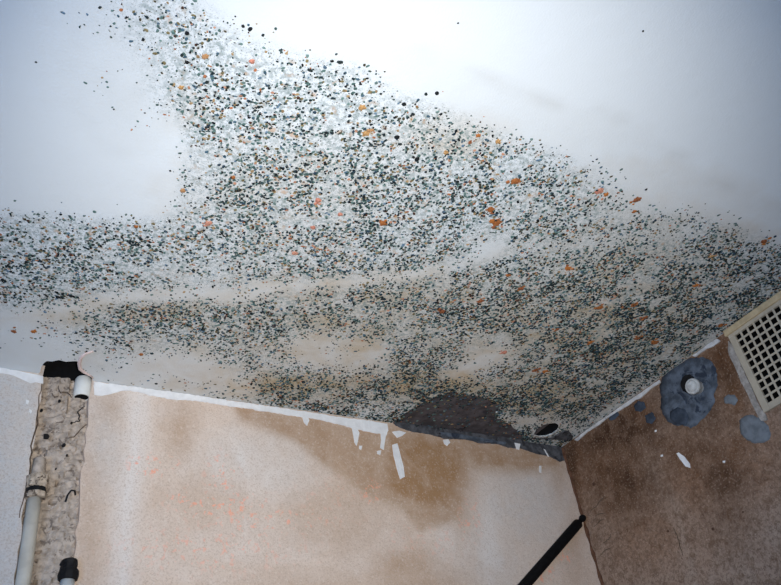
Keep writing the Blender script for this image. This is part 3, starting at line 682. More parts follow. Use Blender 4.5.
CEMENT_DARK = [[(1.0903, 2.4062), (1.067, 2.406), (1.0489, 2.3894), (1.0496, 2.3683), (1.065, 2.3564), (1.0874, 2.3706), (1.0976, 2.3909)], [(1.0173, 2.3884), (0.9983, 2.3887), (0.9937, 2.3729), (1.0083, 2.3623), (1.0221, 2.3723)], [(0.9629, 2.4473), (0.9482, 2.4331), (0.9519, 2.4135), (0.9705, 2.3946), (0.9837, 2.3993), (0.9805, 2.4246)]]
DABS = [[(0.9341, 2.2999), (0.9168, 2.3033), (0.8983, 2.2959), (0.8839, 2.2761), (0.8761, 2.2552), (0.8788, 2.2399), (0.8889, 2.2308), (0.9067, 2.2325), (0.9223, 2.239), (0.9364, 2.2544), (0.9438, 2.2727)], [(0.9461, 2.3651), (0.9309, 2.3658), (0.9178, 2.3571), (0.9162, 2.3434), (0.9286, 2.3361), (0.9384, 2.3453), (0.9489, 2.3536)], [(1.2799, 2.4926), (1.2612, 2.4991), (1.245, 2.4919), (1.2462, 2.4807), (1.2636, 2.4766), (1.2805, 2.4825)], [(1.1909, 2.4775), (1.1737, 2.4827), (1.1573, 2.4708), (1.158, 2.4539), (1.1768, 2.4525), (1.1904, 2.4626)], [(1.1695, 2.4371), (1.1452, 2.4356), (1.1404, 2.4161), (1.158, 2.4086), (1.1712, 2.4182)]]
RFLAKE = [(1.1201, 2.3101), (1.1137, 2.3097), (1.1026, 2.2927), (1.0967, 2.2721), (1.0995, 2.2633), (1.1096, 2.2717), (1.1177, 2.2947)]
RCHIPS = [[(1.1651, 2.3277), (1.1591, 2.3261), (1.1611, 2.3218), (1.167, 2.3238)], [(1.1558, 2.3908), (1.1502, 2.388), (1.1537, 2.3843), (1.1579, 2.3864)], [(1.0122, 2.2401), (1.0058, 2.2383), (1.0095, 2.2339), (1.0137, 2.2371)]]
VENT_RIM = [(0.875, 2.476), (0.8668, 2.4571), (0.8707, 2.4323), (0.8722, 2.4012), (0.8726, 2.3727), (0.873, 2.3447), (0.8746, 2.3204), (0.873, 2.2972), (0.8695, 2.2831), (0.8713, 2.2695), (0.8849, 2.2742), (0.8866, 2.2971), (0.8882, 2.3154), (0.8879, 2.343), (0.8884, 2.3586), (0.8891, 2.385), (0.8865, 2.4071), (0.8881, 2.4269), (0.8866, 2.4531)]
SCRATCHES = [[(1.4432, 2.2959), (1.4123, 2.3025), (1.3894, 2.3094), (1.377, 2.311)], [(1.4449, 2.2556), (1.4186, 2.2615), (1.4033, 2.2608)], [(1.4571, 2.1835), (1.4279, 2.1886), (1.4096, 2.1871)], [(1.4308, 2.2078), (1.4071, 2.2094), (1.3956, 2.2181)], [(1.4269, 2.2783), (1.4115, 2.2776), (1.3906, 2.2718)], [(1.2028, 2.1592), (1.2025, 2.1399), (1.2042, 2.1169), (1.2058, 2.0941)]]
RPITS = [[(1.1073, 2.1199), (1.1012, 2.1216), (1.0985, 2.1164), (1.1046, 2.1147)], [(1.4074, 2.359), (1.3985, 2.3608), (1.3939, 2.3531), (1.4027, 2.3513)], [(1.0183, 2.1232), (1.0144, 2.1244), (1.0128, 2.121), (1.0167, 2.1199)], [(1.2267, 2.1611), (1.2207, 2.1627), (1.2178, 2.1577), (1.2238, 2.1561)]]
ORANGE = [(0.791, 0.7545, 0.0113, 0), (0.7589, 0.6579, 0.009, 0), (0.7605, 0.7304, 0.0074, 0), (0.4755, 0.6616, 0.0073, 1), (0.4466, 0.6199, 0.0063, 1), (0.9992, 0.6106, 0.0089, 0), (0.9171, 0.6186, 0.0076, 2), (0.9347, 0.6223, 0.0058, 0), (1.3443, 0.6037, 0.0092, 0), (1.32, 0.7625, 0.0083, 0), (1.2352, 0.8658, 0.0082, 0), (1.1904, 1.1521, 0.0101, 0), (1.218, 1.1484, 0.0076, 0), (1.2968, 0.8917, 0.0085, 0), (1.3418, 0.9632, 0.0101, 0), (1.399, 0.9622, 0.0103, 0), (0.2127, 0.6261, 0.0052, 1), (0.1997, 0.6869, 0.0054, 1), (0.2719, 0.6088, 0.0045, 2), (0.3244, 0.8212, 0.0042, 0), (0.4651, 0.9221, 0.0046, 0), (0.4895, 0.9558, 0.0066, 2), (0.5991, 0.8302, 0.0073, 0), (0.3237, 0.9348, 0.0071, 2), (0.4699, 0.8195, 0.007, 2), (0.4902, 0.8824, 0.0063, 2), (0.0932, 1.3391, 0.0065, 0), (0.1258, 1.3285, 0.0065, 0), (0.3285, 1.3477, 0.0055, 0), (0.8434, 1.0205, 0.0086, 0), (0.9004, 0.9652, 0.0085, 0), (1.0083, 0.8143, 0.0084, 0), (0.9045, 0.8744, 0.0062, 0), (0.9564, 0.9002, 0.0074, 0), (0.6124, 0.6474, 0.0051, 1), (0.6404, 0.5976, 0.005, 0), (0.6779, 0.5955, 0.006, 1), (0.6367, 0.6147, 0.0042, 0), (1.0173, 0.637, 0.005, 0), (1.1287, 0.9949, 0.007, 0), (1.0676, 1.1097, 0.0083, 2), (1.1672, 0.8964, 0.0081, 0), (1.241, 1.0124, 0.0074, 0), (1.2727, 0.679, 0.0068, 1), (1.5055, 0.8553, 0.0078, 0), (1.1629, 0.7223, 0.0044, 0), (0.263, 0.8761, 0.0051, 1), (0.2192, 0.9823, 0.0045, 0), (0.519, 0.8366, 0.0053, 2)]
BIG = [(0.1805, 0.6019, 0.004), (0.2416, 0.5632, 0.003), (0.2514, 0.5637, 0.0046), (0.27, 0.5653, 0.0031), (0.3818, 0.5625, 0.0047), (0.3709, 0.5654, 0.0035), (0.3496, 0.591, 0.0041), (0.5237, 0.6503, 0.0052), (0.522, 0.5619, 0.0033), (0.5362, 0.5539, 0.0043), (0.5013, 0.5907, 0.0043), (0.5235, 0.6016, 0.0037), (0.2289, 0.6652, 0.0035), (0.185, 0.6366, 0.0034), (0.1943, 0.6446, 0.0038), (0.2526, 0.8339, 0.0026), (0.5766, 0.678, 0.006), (0.1447, 1.2109, 0.0055), (0.1645, 1.2009, 0.0055), (0.0204, 0.7207, 0.0019), (0.4996, 0.4425, 0.002), (0.7516, 0.3435, 0.0022), (0.9552, 0.7483, 0.0047), (0.5352, 0.6609, 0.0045)]

rnd = random.Random(11)
rng = np.random.default_rng(7)

# ------------------------------------------------------------------ helpers
def chart(text, head, u, v):
    """bilinear look-up of a digit chart at metre coordinates, clamped at its edges"""
    a = np.array([[int(c) for c in r] for r in text.strip().split('\n')], float) / 9.0
    fu = np.clip((u - head[0]) / head[2], 0, a.shape[1] - 1.001)
    fv = np.clip((v - head[1]) / head[2], 0, a.shape[0] - 1.001)
    i, j = fu.astype(int), fv.astype(int)
    p, q = fu - i, fv - j
    return a[j, i] * (1 - p) * (1 - q) + a[j, i + 1] * p * (1 - q) + a[j + 1, i] * (1 - p) * q + a[j + 1, i + 1] * p * q

_tab = rng.random((256, 256))
def vnoise(u, v, s):
    """smooth value noise, feature size s"""
    x, y = u / s + 57.3, v / s + 91.7
    i, j = np.floor(x).astype(int), np.floor(y).astype(int)
    p, q = x - i, y - j
    p, q = p * p * (3 - 2 * p), q * q * (3 - 2 * q)
    t = lambda a, b: _tab[a % 256, b % 256]
    return t(i, j) * (1 - p) * (1 - q) + t(i + 1, j) * p * (1 - q) + t(i, j + 1) * (1 - p) * q + t(i + 1, j + 1) * p * q

def in_poly(u, v, poly):
    r = np.zeros(u.shape, bool)
    for (x0, y0), (x1, y1) in zip(poly, poly[1:] + poly[:1]):
        if y0 != y1:
            r ^= ((y0 > v) != (y1 > v)) & (u < (x1 - x0) * (v - y0) / (y1 - y0) + x0)
    return r

def near_poly(u, v, poly):
    best = np.full(u.shape, 1e9); bu = u.copy(); bv = v.copy()
    for (x0, y0), (x1, y1) in zip(poly, poly[1:] + poly[:1]):
        t = np.clip(((u - x0) * (x1 - x0) + (v - y0) * (y1 - y0)) / ((x1 - x0) ** 2 + (y1 - y0) ** 2 + 1e-12), 0, 1)
        cu, cv = x0 + t * (x1 - x0), y0 + t * (y1 - y0)
        d = np.hypot(u - cu, v - cv)
        m = d < best
        best[m] = d[m]; bu[m] = cu[m]; bv[m] = cv[m]
    return best, bu, bv

def link(name, me, parent=None, mats=()):
    o = bpy.data.objects.new(name, me)
    COL.objects.link(o)
    for m in mats:
        me.materials.append(m)
    if parent is not None:
        o.parent = parent
    return o

def smooth(me, on=True):
    me.polygons.foreach_set('use_smooth', [on] * len(me.polygons))

def pydata(name, verts, faces, mat, parent=None, sm=False):
    me = bpy.data.meshes.new(name)
    me.from_pydata([tuple(v) for v in verts], [], faces)
    me.update()
    if sm:
        smooth(me)
    return link(name, me, parent, [mat])

def bm_obj(name, bm, mat, parent=None, sm=False):
    bmesh.ops.recalc_face_normals(bm, faces=bm.faces)
    me = bpy.data.meshes.new(name)
    bm.to_mesh(me); bm.free()
    if sm:
        smooth(me)
    return link(name, me, parent, [mat])

def thing(name, label, cat, group=None, loc=(0, 0, 0)):
    o = bpy.data.objects.new(name, None)
    o.empty_display_size = 0.02
    COL.objects.link(o)
    o.location = loc
    tag(o, label, cat, group)
    bpy.context.view_layer.update()
    return o

def tag(o, label, cat, group=None, kind=None):
    o['label'] = label
    o['category'] = cat
    if group: o['group'] = group
    if kind: o['kind'] = kind

def struct(o, label, cat):
    tag(o, label, cat, kind='structure')
    return o

def spaced(lo, hi, d0, d1, fine, coarse):
    """grid lines over lo..hi, fine inside d0..d1"""
    a = list(np.linspace(lo, d0, max(2, int((d0 - lo) / coarse) + 1))) if d0 > lo else []
    b = list(np.linspace(d0, d1, int(round((d1 - d0) / fine)) + 1))
    c = list(np.linspace(d1, hi, max(2, int((hi - d1) / coarse) + 1))) if hi > d1 else []
    return np.array(sorted(set(np.round(a + b + c, 5))))

def surface(name, us, vs, to3d, back, cuts, mat, attrs, flip):
    """a wall as a grid; cuts = [(outline, depth)] are real openings with reveals going back by depth"""
    U, V = np.meshgrid(us, vs)
    nu, nv = len(us), len(vs)
    U, V = U.ravel().copy(), V.ravel().copy()
    q = np.arange(nu * nv).reshape(nv, nu)
    F = np.stack([q[:-1, :-1].ravel(), q[:-1, 1:].ravel(), q[1:, 1:].ravel(), q[1:, :-1].ravel()], 1)
    keep = np.ones(len(F), bool)
    edge_u = (U == us[0]) | (U == us[-1]); edge_v = (V == vs[0]) | (V == vs[-1])
    skirts = []
    for poly, depth in cuts:
        pu = [p[0] for p in poly]; pv = [p[1] for p in poly]
        mid = (U > min(pu) - .02) & (U < max(pu) + .02) & (V > min(pv) - .02) & (V < max(pv) + .02)
        idx = np.nonzero(mid & ~edge_u & ~edge_v)[0]
        d, bu, bv = near_poly(U[idx], V[idx], poly)
        cell = 0.0036
        m = d < cell
        U[idx[m]] = bu[m]; V[idx[m]] = bv[m]
        cu, cv = U[F].mean(1), V[F].mean(1)
        ins = in_poly(cu, cv, poly) & keep
        rim = {}
        for f in F[ins]:
            for a, b in zip(f, np.roll(f, -1)):
                k = (min(a, b), max(a, b))
                rim[k] = None if k in rim else (a, b)
        on = edge_u | edge_v
        skirts.append(([e for e in rim.values() if e and not (on[e[0]] and on[e[1]])], depth))
        keep &= ~ins
    verts = [to3d(u, v) for u, v in zip(U, V)]
    faces = [tuple(f[::-1]) if flip else tuple(f) for f in F[keep].tolist()]
    src = list(range(len(verts)))
    for edges, depth in skirts:
        m = {}
        for e in edges:
            for a in e:
                if a not in m:
                    m[a] = len(verts)
                    verts.append(tuple(np.array(verts[a]) + np.array(back) * depth)); src.append(a)
        faces += [(int(a), int(b), m[b], m[a]) for a, b in edges]
    me = bpy.data.meshes.new(name)
    me.from_pydata(verts, [], faces)
    me.update()
    S = np.array(src)
    for an, fn in attrs.items():
        at = me.attributes.new(an, 'FLOAT', 'POINT')
        at.data.foreach_set('value', np.asarray(fn(U, V), np.float32)[S])
    return link(name, me, None, [mat])

def slab(name, poly, to3d, t, mat, parent, dome=0.0, step=0.006, rough=0.0, jag=0.0):
    """a thin irregular layer stuck to a wall: the outline filled, pushed out by t, with its own edge all round; to3d(u, v, out)"""
    pts = []
    for (x0, y0), (x1, y1) in zip(poly, poly[1:] + poly[:1]):
        n = max(1, int(math.hypot(x1 - x0, y1 - y0) / step))
        for k in range(n):
            j = jag if k else 0
            pts.append((x0 + (x1 - x0) * k / n + rnd.uniform(-j, j), y0 + (y1 - y0) * k / n + rnd.uniform(-j, j)))
    bm = bmesh.new()
    cu = sum(p[0] for p in pts) / len(pts); cv = sum(p[1] for p in pts) / len(pts)
    base = [bm.verts.new(to3d(u, v, -0.0008)) for u, v in pts]
    ring = [bm.verts.new(to3d(u, v, t * rnd.uniform(.75, 1.1))) for u, v in pts]
    n = len(pts)
    for i in range(n):
        bm.faces.new((base[i], base[(i + 1) % n], ring[(i + 1) % n], ring[i]))
    if dome:
        prev = ring
        for s in (.82, .55, .25):
            cur = [bm.verts.new(to3d(cu + (u - cu) * s, cv + (v - cv) * s, t + dome * (1 - s * s) + rnd.uniform(-rough, rough))) for u, v in pts]
            for i in range(n):
                bm.faces.new((prev[i], prev[(i + 1) % n], cur[(i + 1) % n], cur[i]))
            prev = cur
        bm.faces.new(prev)
    else:
        f = bm.faces.new(ring)
        bmesh.ops.triangulate(bm, faces=[f])
    return bm_obj(name, bm, mat, parent, sm=bool(dome))

def box(bm, lo, hi):
    c = [(lo[i] + hi[i]) / 2 for i in range(3)]
    s = [hi[i] - lo[i] for i in range(3)]
    bmesh.ops.create_cube(bm, size=1, matrix=Matrix.Translation(c) @ Matrix.Diagonal((*s, 1)))

def bevel_box(name, lo, hi, mat, parent, w=0.001):
    bm = bmesh.new(); box(bm, lo, hi)
    bmesh.ops.bevel(bm, geom=bm.edges[:], offset=w, segments=2, affect='EDGES', profile=.6)
    return bm_obj(name, bm, mat, parent)

def lathe(bm, prof, origin, axis, seg=28, wob=0.0, closed=False):
    """turn (distance along axis, radius) pairs about axis"""
    ax = Vector(axis).normalized()
    s = ax.orthogonal().normalized(); t = ax.cross(s)
    rings = []
    for h, r in prof:
        if r < 1e-6:
            rings.append([bm.verts.new(Vector(origin) + ax * h)])
        else:
            rings.append([bm.verts.new(Vector(origin) + ax * h + (s * math.cos(a) + t * math.sin(a)) * r * (1 + rnd.uniform(-wob, wob))) for a in (2 * math.pi * k / seg for k in range(seg))])
    for A, Bv in zip(rings, rings[1:]):
        for k in range(seg):
            a0, a1 = A[k % len(A)], A[(k + 1) % len(A)]
            b0, b1 = Bv[k % len(Bv)], Bv[(k + 1) % len(Bv)]
            q = []
            for x in (a0, a1, b1, b0):
                if x not in q: q.append(x)
            if len(q) > 2: bm.faces.new(q)

def tube_path(bm, pts, rad, seg=8):
    pts = [Vector(p) for p in pts]
    rings = []
    for i, p in enumerate(pts):
        d = (pts[min(i + 1, len(pts) - 1)] - pts[max(i - 1, 0)]).normalized()
        s = d.orthogonal().normalized(); t = d.cross(s)
        r = rad(i / (len(pts) - 1)) if callable(rad) else rad
        rings.append([bm.verts.new(p + (s * math.cos(a) + t * math.sin(a)) * r) for a in (2 * math.pi * k / seg for k in range(seg))])
    for A, Bv in zip(rings, rings[1:]):
        # match the nearest vertex so the tube does not twist
        off = min(range(seg), key=lambda o: sum((A[k].co - Bv[(k + o) % seg].co).length for k in range(seg)))
        Bv[:] = Bv[off:] + Bv[:off]
        for k in range(seg):
            bm.faces.new((A[k], A[(k + 1) % seg], Bv[(k + 1) % seg], Bv[k]))
    bm.faces.new(rings[0][::-1]); bm.faces.new(rings[-1])

# ------------------------------------------------------------------ materials
class N:
    def __init__(self, name, rough=0.85):
        self.m = bpy.data.materials.new(name); self.m.use_nodes = True
        self.t = self.m.node_tree; self.b = self.t.nodes['Principled BSDF']
        self.b.inputs['Roughness'].default_value = rough
        self.b.inputs['Specular IOR Level'].default_value = 0.15
        self.co = self.t.nodes.new('ShaderNodeTexCoord').outputs['Object']
    def put(self, sock, v):
        if hasattr(v, 'links'): self.t.links.new(v, sock)
        elif isinstance(v, tuple): sock.default_value = (*v, 1) if len(v) == 3 else v
        else: sock.default_value = v
    def noise(self, scale, detail=3, rough=.55, dist=0.0, stretch=None):
        n = self.t.nodes.new('ShaderNodeTexNoise')
        n.inputs['Scale'].default_value = scale; n.inputs['Detail'].default_value = detail
        n.inputs['Roughness'].default_value = rough; n.inputs['Distortion'].default_value = dist
        if stretch:
            mp = self.t.nodes.new('ShaderNodeMapping'); mp.inputs['Scale'].default_value = stretch
            self.t.links.new(self.co, mp.inputs[0]); self.t.links.new(mp.outputs[0], n.inputs['Vector'])
        else:
            self.t.links.new(self.co, n.inputs['Vector'])
        return n.outputs['Fac']
    def voro(self, scale, feature='F1', rand=1.0):
        n = self.t.nodes.new('ShaderNodeTexVoronoi'); n.feature = feature
        n.inputs['Scale'].default_value = scale; n.inputs['Randomness'].default_value = rand
        self.t.links.new(self.co, n.inputs['Vector'])
        return n.outputs['Distance']
    def attr(self, name):
        n = self.t.nodes.new('ShaderNodeAttribute'); n.attribute_name = name
        return n.outputs['Fac']
    def acol(self, name):
        n = self.t.nodes.new('ShaderNodeAttribute'); n.attribute_name = name
        return n.outputs['Color']
    def math(self, op, a, b=0.0, c=0.0, clamp=False):
        n = self.t.nodes.new('ShaderNodeMath'); n.operation = op; n.use_clamp = clamp
        for s, v in zip(n.inputs, (a, b, c)): self.put(s, v)
        return n.outputs[0]
    def step(self, v, lo, hi, a=0.0, b=1.0):
        n = self.t.nodes.new('ShaderNodeMapRange'); n.interpolation_type = 'SMOOTHSTEP'
        self.put(n.inputs[0], v)
        for i, x in zip((1, 2, 3, 4), (lo, hi, a, b)): n.inputs[i].default_value = x
        return n.outputs[0]
    def mix(self, f, a, b, blend='MIX'):
        n = self.t.nodes.new('ShaderNodeMix'); n.data_type = 'RGBA'; n.blend_type = blend
        self.put(n.inputs[0], f); self.put(n.inputs[6], a); self.put(n.inputs[7], b)
        return n.outputs[2]
    def color(self, c): self.put(self.b.inputs['Base Color'], c)
    def bump(self, h, strength=.3, dist=.002):
        n = self.t.nodes.new('ShaderNodeBump'); n.inputs['Strength'].default_value = strength; n.inputs['Distance'].default_value = dist
        self.put(n.inputs['Height'], h); self.t.links.new(n.outputs[0], self.b.inputs['Normal'])

def plain(name, col, var=0.15, rough=.8, scale=120, bump=.3, dark=None, grain=400):
    n = N(name, rough)
    c = n.mix(n.step(n.noise(scale, 4), .3, .7), tuple(x * (1 - var) for x in col), tuple(min(1, x * (1 + var)) for x in col))
    if dark:
        c = n.mix(n.step(n.noise(scale * .6, 5, .65, .6), dark[1], dark[1] + .09), c, dark[0])
    n.color(c)
    n.bump(n.noise(grain, 3), bump, .001)
    return n.m

def mat_ceiling():
    n = N('stained_ceiling_paint', .9)
    m = n.attr('mould'); damp = n.attr('damp'); tide = n.attr('tide')
    c = n.mix(n.noise(3, 3), (.70, .765, .82), (.745, .80, .85))
    dampn = n.math('MULTIPLY', damp, n.step(n.noise(18, 4, .6, .4), .25, .75, .55, 1.25), clamp=True)
    c = n.mix(dampn, c, (.52, .41, .27))
    tn = n.math('MULTIPLY', tide, n.step(n.noise(25, 3), .2, .8, .6, 1.2), clamp=True)
    c = n.mix(n.math('MULTIPLY', tn, .8), c, (.46, .47, .46))
    # film of mould between the colonies
    film = n.math('MULTIPLY', n.math('MULTIPLY', n.step(n.noise(120, 4, .65, .3), .40, .62), n.step(n.noise(28, 3, .6), .3, .7, .45, 1.0)), n.step(m, .05, .8, 0, .82))
    c = n.mix(film, c, (.17, .245, .25))
    fine = n.math('MULTIPLY', n.step(n.noise(420, 3, .6), .56, .66), n.step(m, .02, .6, 0, .8))
    c = n.mix(fine, c, (.10, .12, .125))
    warm = n.math('MULTIPLY', n.step(n.noise(60, 4, .6), .56, .72), n.step(m, .2, .9, 0, .75))
    c = n.mix(warm, c, (.60, .41, .28))
    n.color(c)
    n.bump(n.math('ADD', n.noise(300, 3), n.math('MULTIPLY', n.noise(30, 3), 2.0)), .22, .0015)
    return n.m

def mat_back():
    n = N('stained_back_plaster', .92)
    br, gr, wh, sa = (n.attr(k) for k in ('brown', 'grey', 'white', 'salmon'))
    wob = n.step(n.noise(22, 5, .65, .5), .25, .75, .7, 1.2)
    c = n.mix(n.noise(9, 4), (.63, .50, .41), (.77, .64, .54))
    c = n.mix(n.math('MULTIPLY', gr, wob, clamp=True), c, (.60, .60, .60))
    c = n.mix(n.math('MULTIPLY', wh, n.step(n.noise(30, 4, .6, 0, (1, 1, .2)), .2, .8, .6, 1.2), clamp=True), c, (.84, .84, .84))
    c = n.mix(n.math('MULTIPLY', br, wob, clamp=True), c, (.38, .225, .115))
    grain = n.noise(330, 4, .7)
    c = n.mix(n.step(grain, .47, .68, 0, .45), c, (.36, .25, .175))
    c = n.mix(n.step(n.noise(220, 3), .52, .75, 0, .30), c, (.86, .80, .74))
    fl = n.math('MULTIPLY', n.step(n.noise(85, 4, .6), .54, .66), n.step(sa, .1, .9, 0, .85))
    c = n.mix(fl, c, (.95, .40, .26))
    n.color(c)
    n.bump(n.math('ADD', n.noise(260, 4, .6), n.math('MULTIPLY', n.noise(25, 3), 2.5)), .35, .0015)
    return n.m

def mat_right():
    n = N('damp_brown_plaster', .9)
    dk, gr, ru = (n.attr(k) for k in ('dark', 'grey', 'rust'))
    wob = n.step(n.noise(26, 5, .65, .6), .25, .75, .5, 1.35)
    c = n.mix(n.noise(12, 4), (.29, .195, .14), (.44, .31, .23))
    c = n.mix(n.math('MULTIPLY', gr, wob, clamp=True), c, (.45, .36, .29))
    c = n.mix(n.math('MULTIPLY', ru, wob, clamp=True), c, (.24, .10, .035))
    c = n.mix(n.math('MULTIPLY', dk, wob, clamp=True), c, (.062, .030, .016))
    c = n.mix(n.step(n.noise(130, 7, .8), .42, .64, 0, .65), c, (.085, .046, .027))
    c = n.mix(n.step(n.noise(38, 6, .7, .4), .47, .66, 0, .55), c, (.13, .07, .038))
    c = n.mix(n.step(n.noise(190, 3), .52, .74, 0, .38), c, (.54, .42, .32))
    n.color(c)
    n.bump(n.math('ADD', n.noise(260, 4, .6), n.math('MULTIPLY', n.noise(30, 3), 2.5)), .45, .002)
    return n.m

M = {}
M['ceiling'] = mat_ceiling()
M['back'] = mat_back()
M['right'] = mat_right()
M['plaster'] = plain('blue_grey_wall_paint', (.22, .27, .31), .06, .8, 8)
M['floor'] = plain('worn_floor', (.16, .13, .11), .2, .8, 20)
M['void'] = plain('void_shade_black', (.006, .006, .007), .2, .95)  # near-black colour paints in the shade inside holes, bore and duct
M['bare'] = plain('bare_damp_concrete', (.085, .076, .082), .3, .85, 45, .6, ((.04, .036, .042), .56))
M['smear'] = plain('dark_cement', (.085, .088, .098), .4, .85, 60, .6, ((.03, .03, .034), .56))
M['cement'] = plain('blue_grey_cement', (.095, .115, .145), .40, .85, 45, .9, ((.035, .045, .065), .53))
M['cement_dark'] = plain('wet_blue_cement', (.05, .064, .088), .30, .8, 60, .7)
M['dab'] = plain('grey_cement', (.165, .185, .205), .2, .85, 70, .5)
M['white'] = plain('old_white_paint', (.82, .83, .84), .06, .7, 60, .3)
M['dirtywhite'] = plain('dirty_white_paint', (.55, .55, .55), .15, .75, 50, .4, ((.22, .22, .24), .62))
M['rimplaster'] = plain('crumbled_plaster', (.36, .33, .30), .25, .9, 90, .8, ((.16, .13, .11), .58))
M['mortar'] = plain('rough_mortar', (.46, .39, .33), .25, .95, 90, 1.0, ((.20, .165, .14), .545), 200)
M['pink'] = plain('pink_plaster', (.74, .60, .58), .08, .85, 60)
M['pipewhite'] = plain('white_pipe_paint', (.74, .76, .74), .06, .5, 40, .15, ((.45, .42, .38), .66))
M['pipegrey'] = plain('grubby_pipe_paint', (.62, .585, .51), .10, .6, 40, .2, ((.28, .24, .19), .62))
M['fitting'] = plain('flaking_fitting', (.50, .41, .32), .3, .75, 110, .9, ((.085, .06, .045), .52))
M['blackfit'] = plain('black_fitting_and_shadow', (.012, .012, .013), .4, .6, 60, .5)  # also colours the painted shadow disc behind the plug
M['blackrod'] = plain('black_enamel', (.004, .004, .0045), .3, .7, 60, .1)
M['grille'] = plain('cream_grille', (.46, .405, .315), .08, .6, 30, .1, ((.32, .28, .21), .64))
M['rail'] = plain('cream_yellow_rail', (.50, .40, .25), .16, .6, 50, .2, ((.33, .20, .12), .63))  # yellower than the rest of the grille
M['crack'] = plain('crack_line', (.10, .055, .035), .3, .95)
M['scratch'] = plain('dark_scratch', (.12, .085, .06), .3, .95)
M['bead'] = plain('brown_mortar_bead', (.13, .065, .04), .3, .9, 60, .8, ((.08, .04, .025), .58))
M['knob'] = plain('white_lime_knob', (.50, .51, .50), .2, .8, 70, .6, ((.36, .36, .36), .6))
M['frame'] = plain('window_paint', (.75, .75, .73), .05, .5)
def mat_mould(name):
    n = N(name, .95)
    c = n.acol('tint')
    c = n.mix(n.step(n.noise(900, 2), .35, .65, 0, .35), c, (.02, .024, .026))
    n.color(c)
    return n.m
M['mould'] = mat_mould('mould_speckle')
def mat_glass():
    m = bpy.data.materials.new('window_glass'); m.use_nodes = True
    b = m.node_tree.nodes['Principled BSDF']
    b.inputs['Transmission Weight'].default_value = 1.0; b.inputs['Roughness'].default_value = 0.0; b.inputs['IOR'].default_value = 1.1
    return m
M['glass'] = mat_glass()

# ------------------------------------------------------------------ the room shell
E_ = 0.0
CEIL_CUTS = [(HOLE_PIPE + [(HOLE_PIPE[-1][0] + .004, YW + .01), (HOLE_PIPE[0][0] + .002, YW + .01)], .004), (HOLE_CORNER, .004),
             (BARE + [(BARE[-1][0], YW + .01), (BARE[0][0], YW + .01)], .004)]
ceiling = surface('ceiling', spaced(X0, XW, -.3, XW, .005, .08), spaced(Y0, YW, 0.0, YW, .005, .08),
                  lambda u, v: (u, v, ZC), (0, 0, 1), CEIL_CUTS, M['ceiling'],
                  {'mould': lambda u, v: chart(MOULD, CH, u, v) * ((u > -.5) & (v > .1)), 'damp': lambda u, v: chart(DAMP, CH, u, v), 'tide': lambda u, v: chart(TIDE, CH, u, v)}, True)
struct(ceiling, 'white painted ceiling covered in black, green and orange mould spots', 'ceiling')

VENT_Y, VENT_Z, PITCH, HOLE = (0.654, 0.8688), (2.2845, 2.496), 0.01816, 0.0132
CHASE_L = [(.1695 + rnd.uniform(-.0025, .0025), z) for z in np.arange(1.2, 2.49, .02)]
CHASE_R = [(.2625 + rnd.uniform(-.003, .003), z) for z in np.arange(1.2, 2.49, .02)]
CHASE = CHASE_L + [(.1705, YW + 9)] * 0 + [(.171, 2.53), (.262, 2.53)] + CHASE_R[::-1]
wall_back = surface('wall_back', spaced(X0, XW, .04, XW, .005, .08), spaced(0, ZC + .02, 2.0, ZC + .02, .005, .1),
                    lambda u, v: (u, YW, v), (0, 1, 0), [(CHASE, .03)], M['back'],
                    {'brown': lambda u, v: chart(BROWN, BH, u, v), 'grey': lambda u, v: chart(GREY, BH, u, v),
                     'white': lambda u, v: chart(WHITE, BH, u, v), 'salmon': lambda u, v: chart(SALMON, BH, u, v)}, False)
struct(wall_back, 'beige plaster wall with brown damp stain under peeling white paint', 'wall')
VENT_CUT = [(VENT_Y[0] + .012, VENT_Z[0] + .012), (VENT_Y[1] - .012, VENT_Z[0] + .012), (VENT_Y[1] - .012, VENT_Z[1] - .014), (VENT_Y[0] + .012, VENT_Z[1] - .014)]
wall_right = surface('wall_right', spaced(Y0, YW, .5, YW, .005, .08), spaced(0, ZC, 1.86, ZC, .005, .1),
                     lambda u, v: (XW, u, v), (1, 0, 0), [(VENT_CUT, .003)], M['right'],
                     {'dark': lambda u, v: chart(RDARK, RH, u, v), 'grey': lambda u, v: chart(RGREY, RH, u, v), 'rust': lambda u, v: chart(RRUST, RH, u, v)}, False)
struct(wall_right, 'dark brown damp plaster wall holding the vent grille', 'wall')
on_back = lambda u, v, out: (u, YW - out, v)
on_right = lambda u, v, out: (XW - out, u, v)
on_ceil = lambda u, v, out: (u, v, ZC - out)

def quad_wall(name, quads, mat, label, cat):
    v, f = [], []
    for q in quads:
        f.append(tuple(range(len(v), len(v) + 4))); v += q
    return struct(pydata(name, v, f, mat), label, cat)
floor = quad_wall('floor', [[(X0, Y0, 0), (XW, Y0, 0), (XW, YW, 0), (X0, YW, 0)]], M['floor'], 'worn brown floor of the damp room', 'floor')
quad_wall('wall_front', [[(X0, Y0, 0), (X0, Y0, ZC), (XW, Y0, ZC), (XW, Y0, 0)]], M['plaster'], 'blue-grey painted wall behind the viewer', 'wall')
y0, y1, z0, z1 = WIN
wall_left = quad_wall('wall_left', [[(X0, Y0, 0), (X0, y0, 0), (X0, y0, ZC), (X0, Y0, ZC)], [(X0, y1, 0), (X0, YW, 0), (X0, YW, ZC), (X0, y1, ZC)],
                        [(X0, y0, 0), (X0, y1, 0), (X0, y1, z0), (X0, y0, z0)], [(X0, y0, z1), (X0, y1, z1), (X0, y1, ZC), (X0, y0, ZC)]],
          M['plaster'], 'blue-grey painted wall with the added window', 'wall')
win = bpy.data.objects.new('added_window', None); COL.objects.link(win)  # unseen window, added to let in blue fill light
win.location = (X0, (y0 + y1) / 2, z0)
struct(win, 'unseen white framed window added for blue fill light', 'window')
bpy.context.view_layer.update()
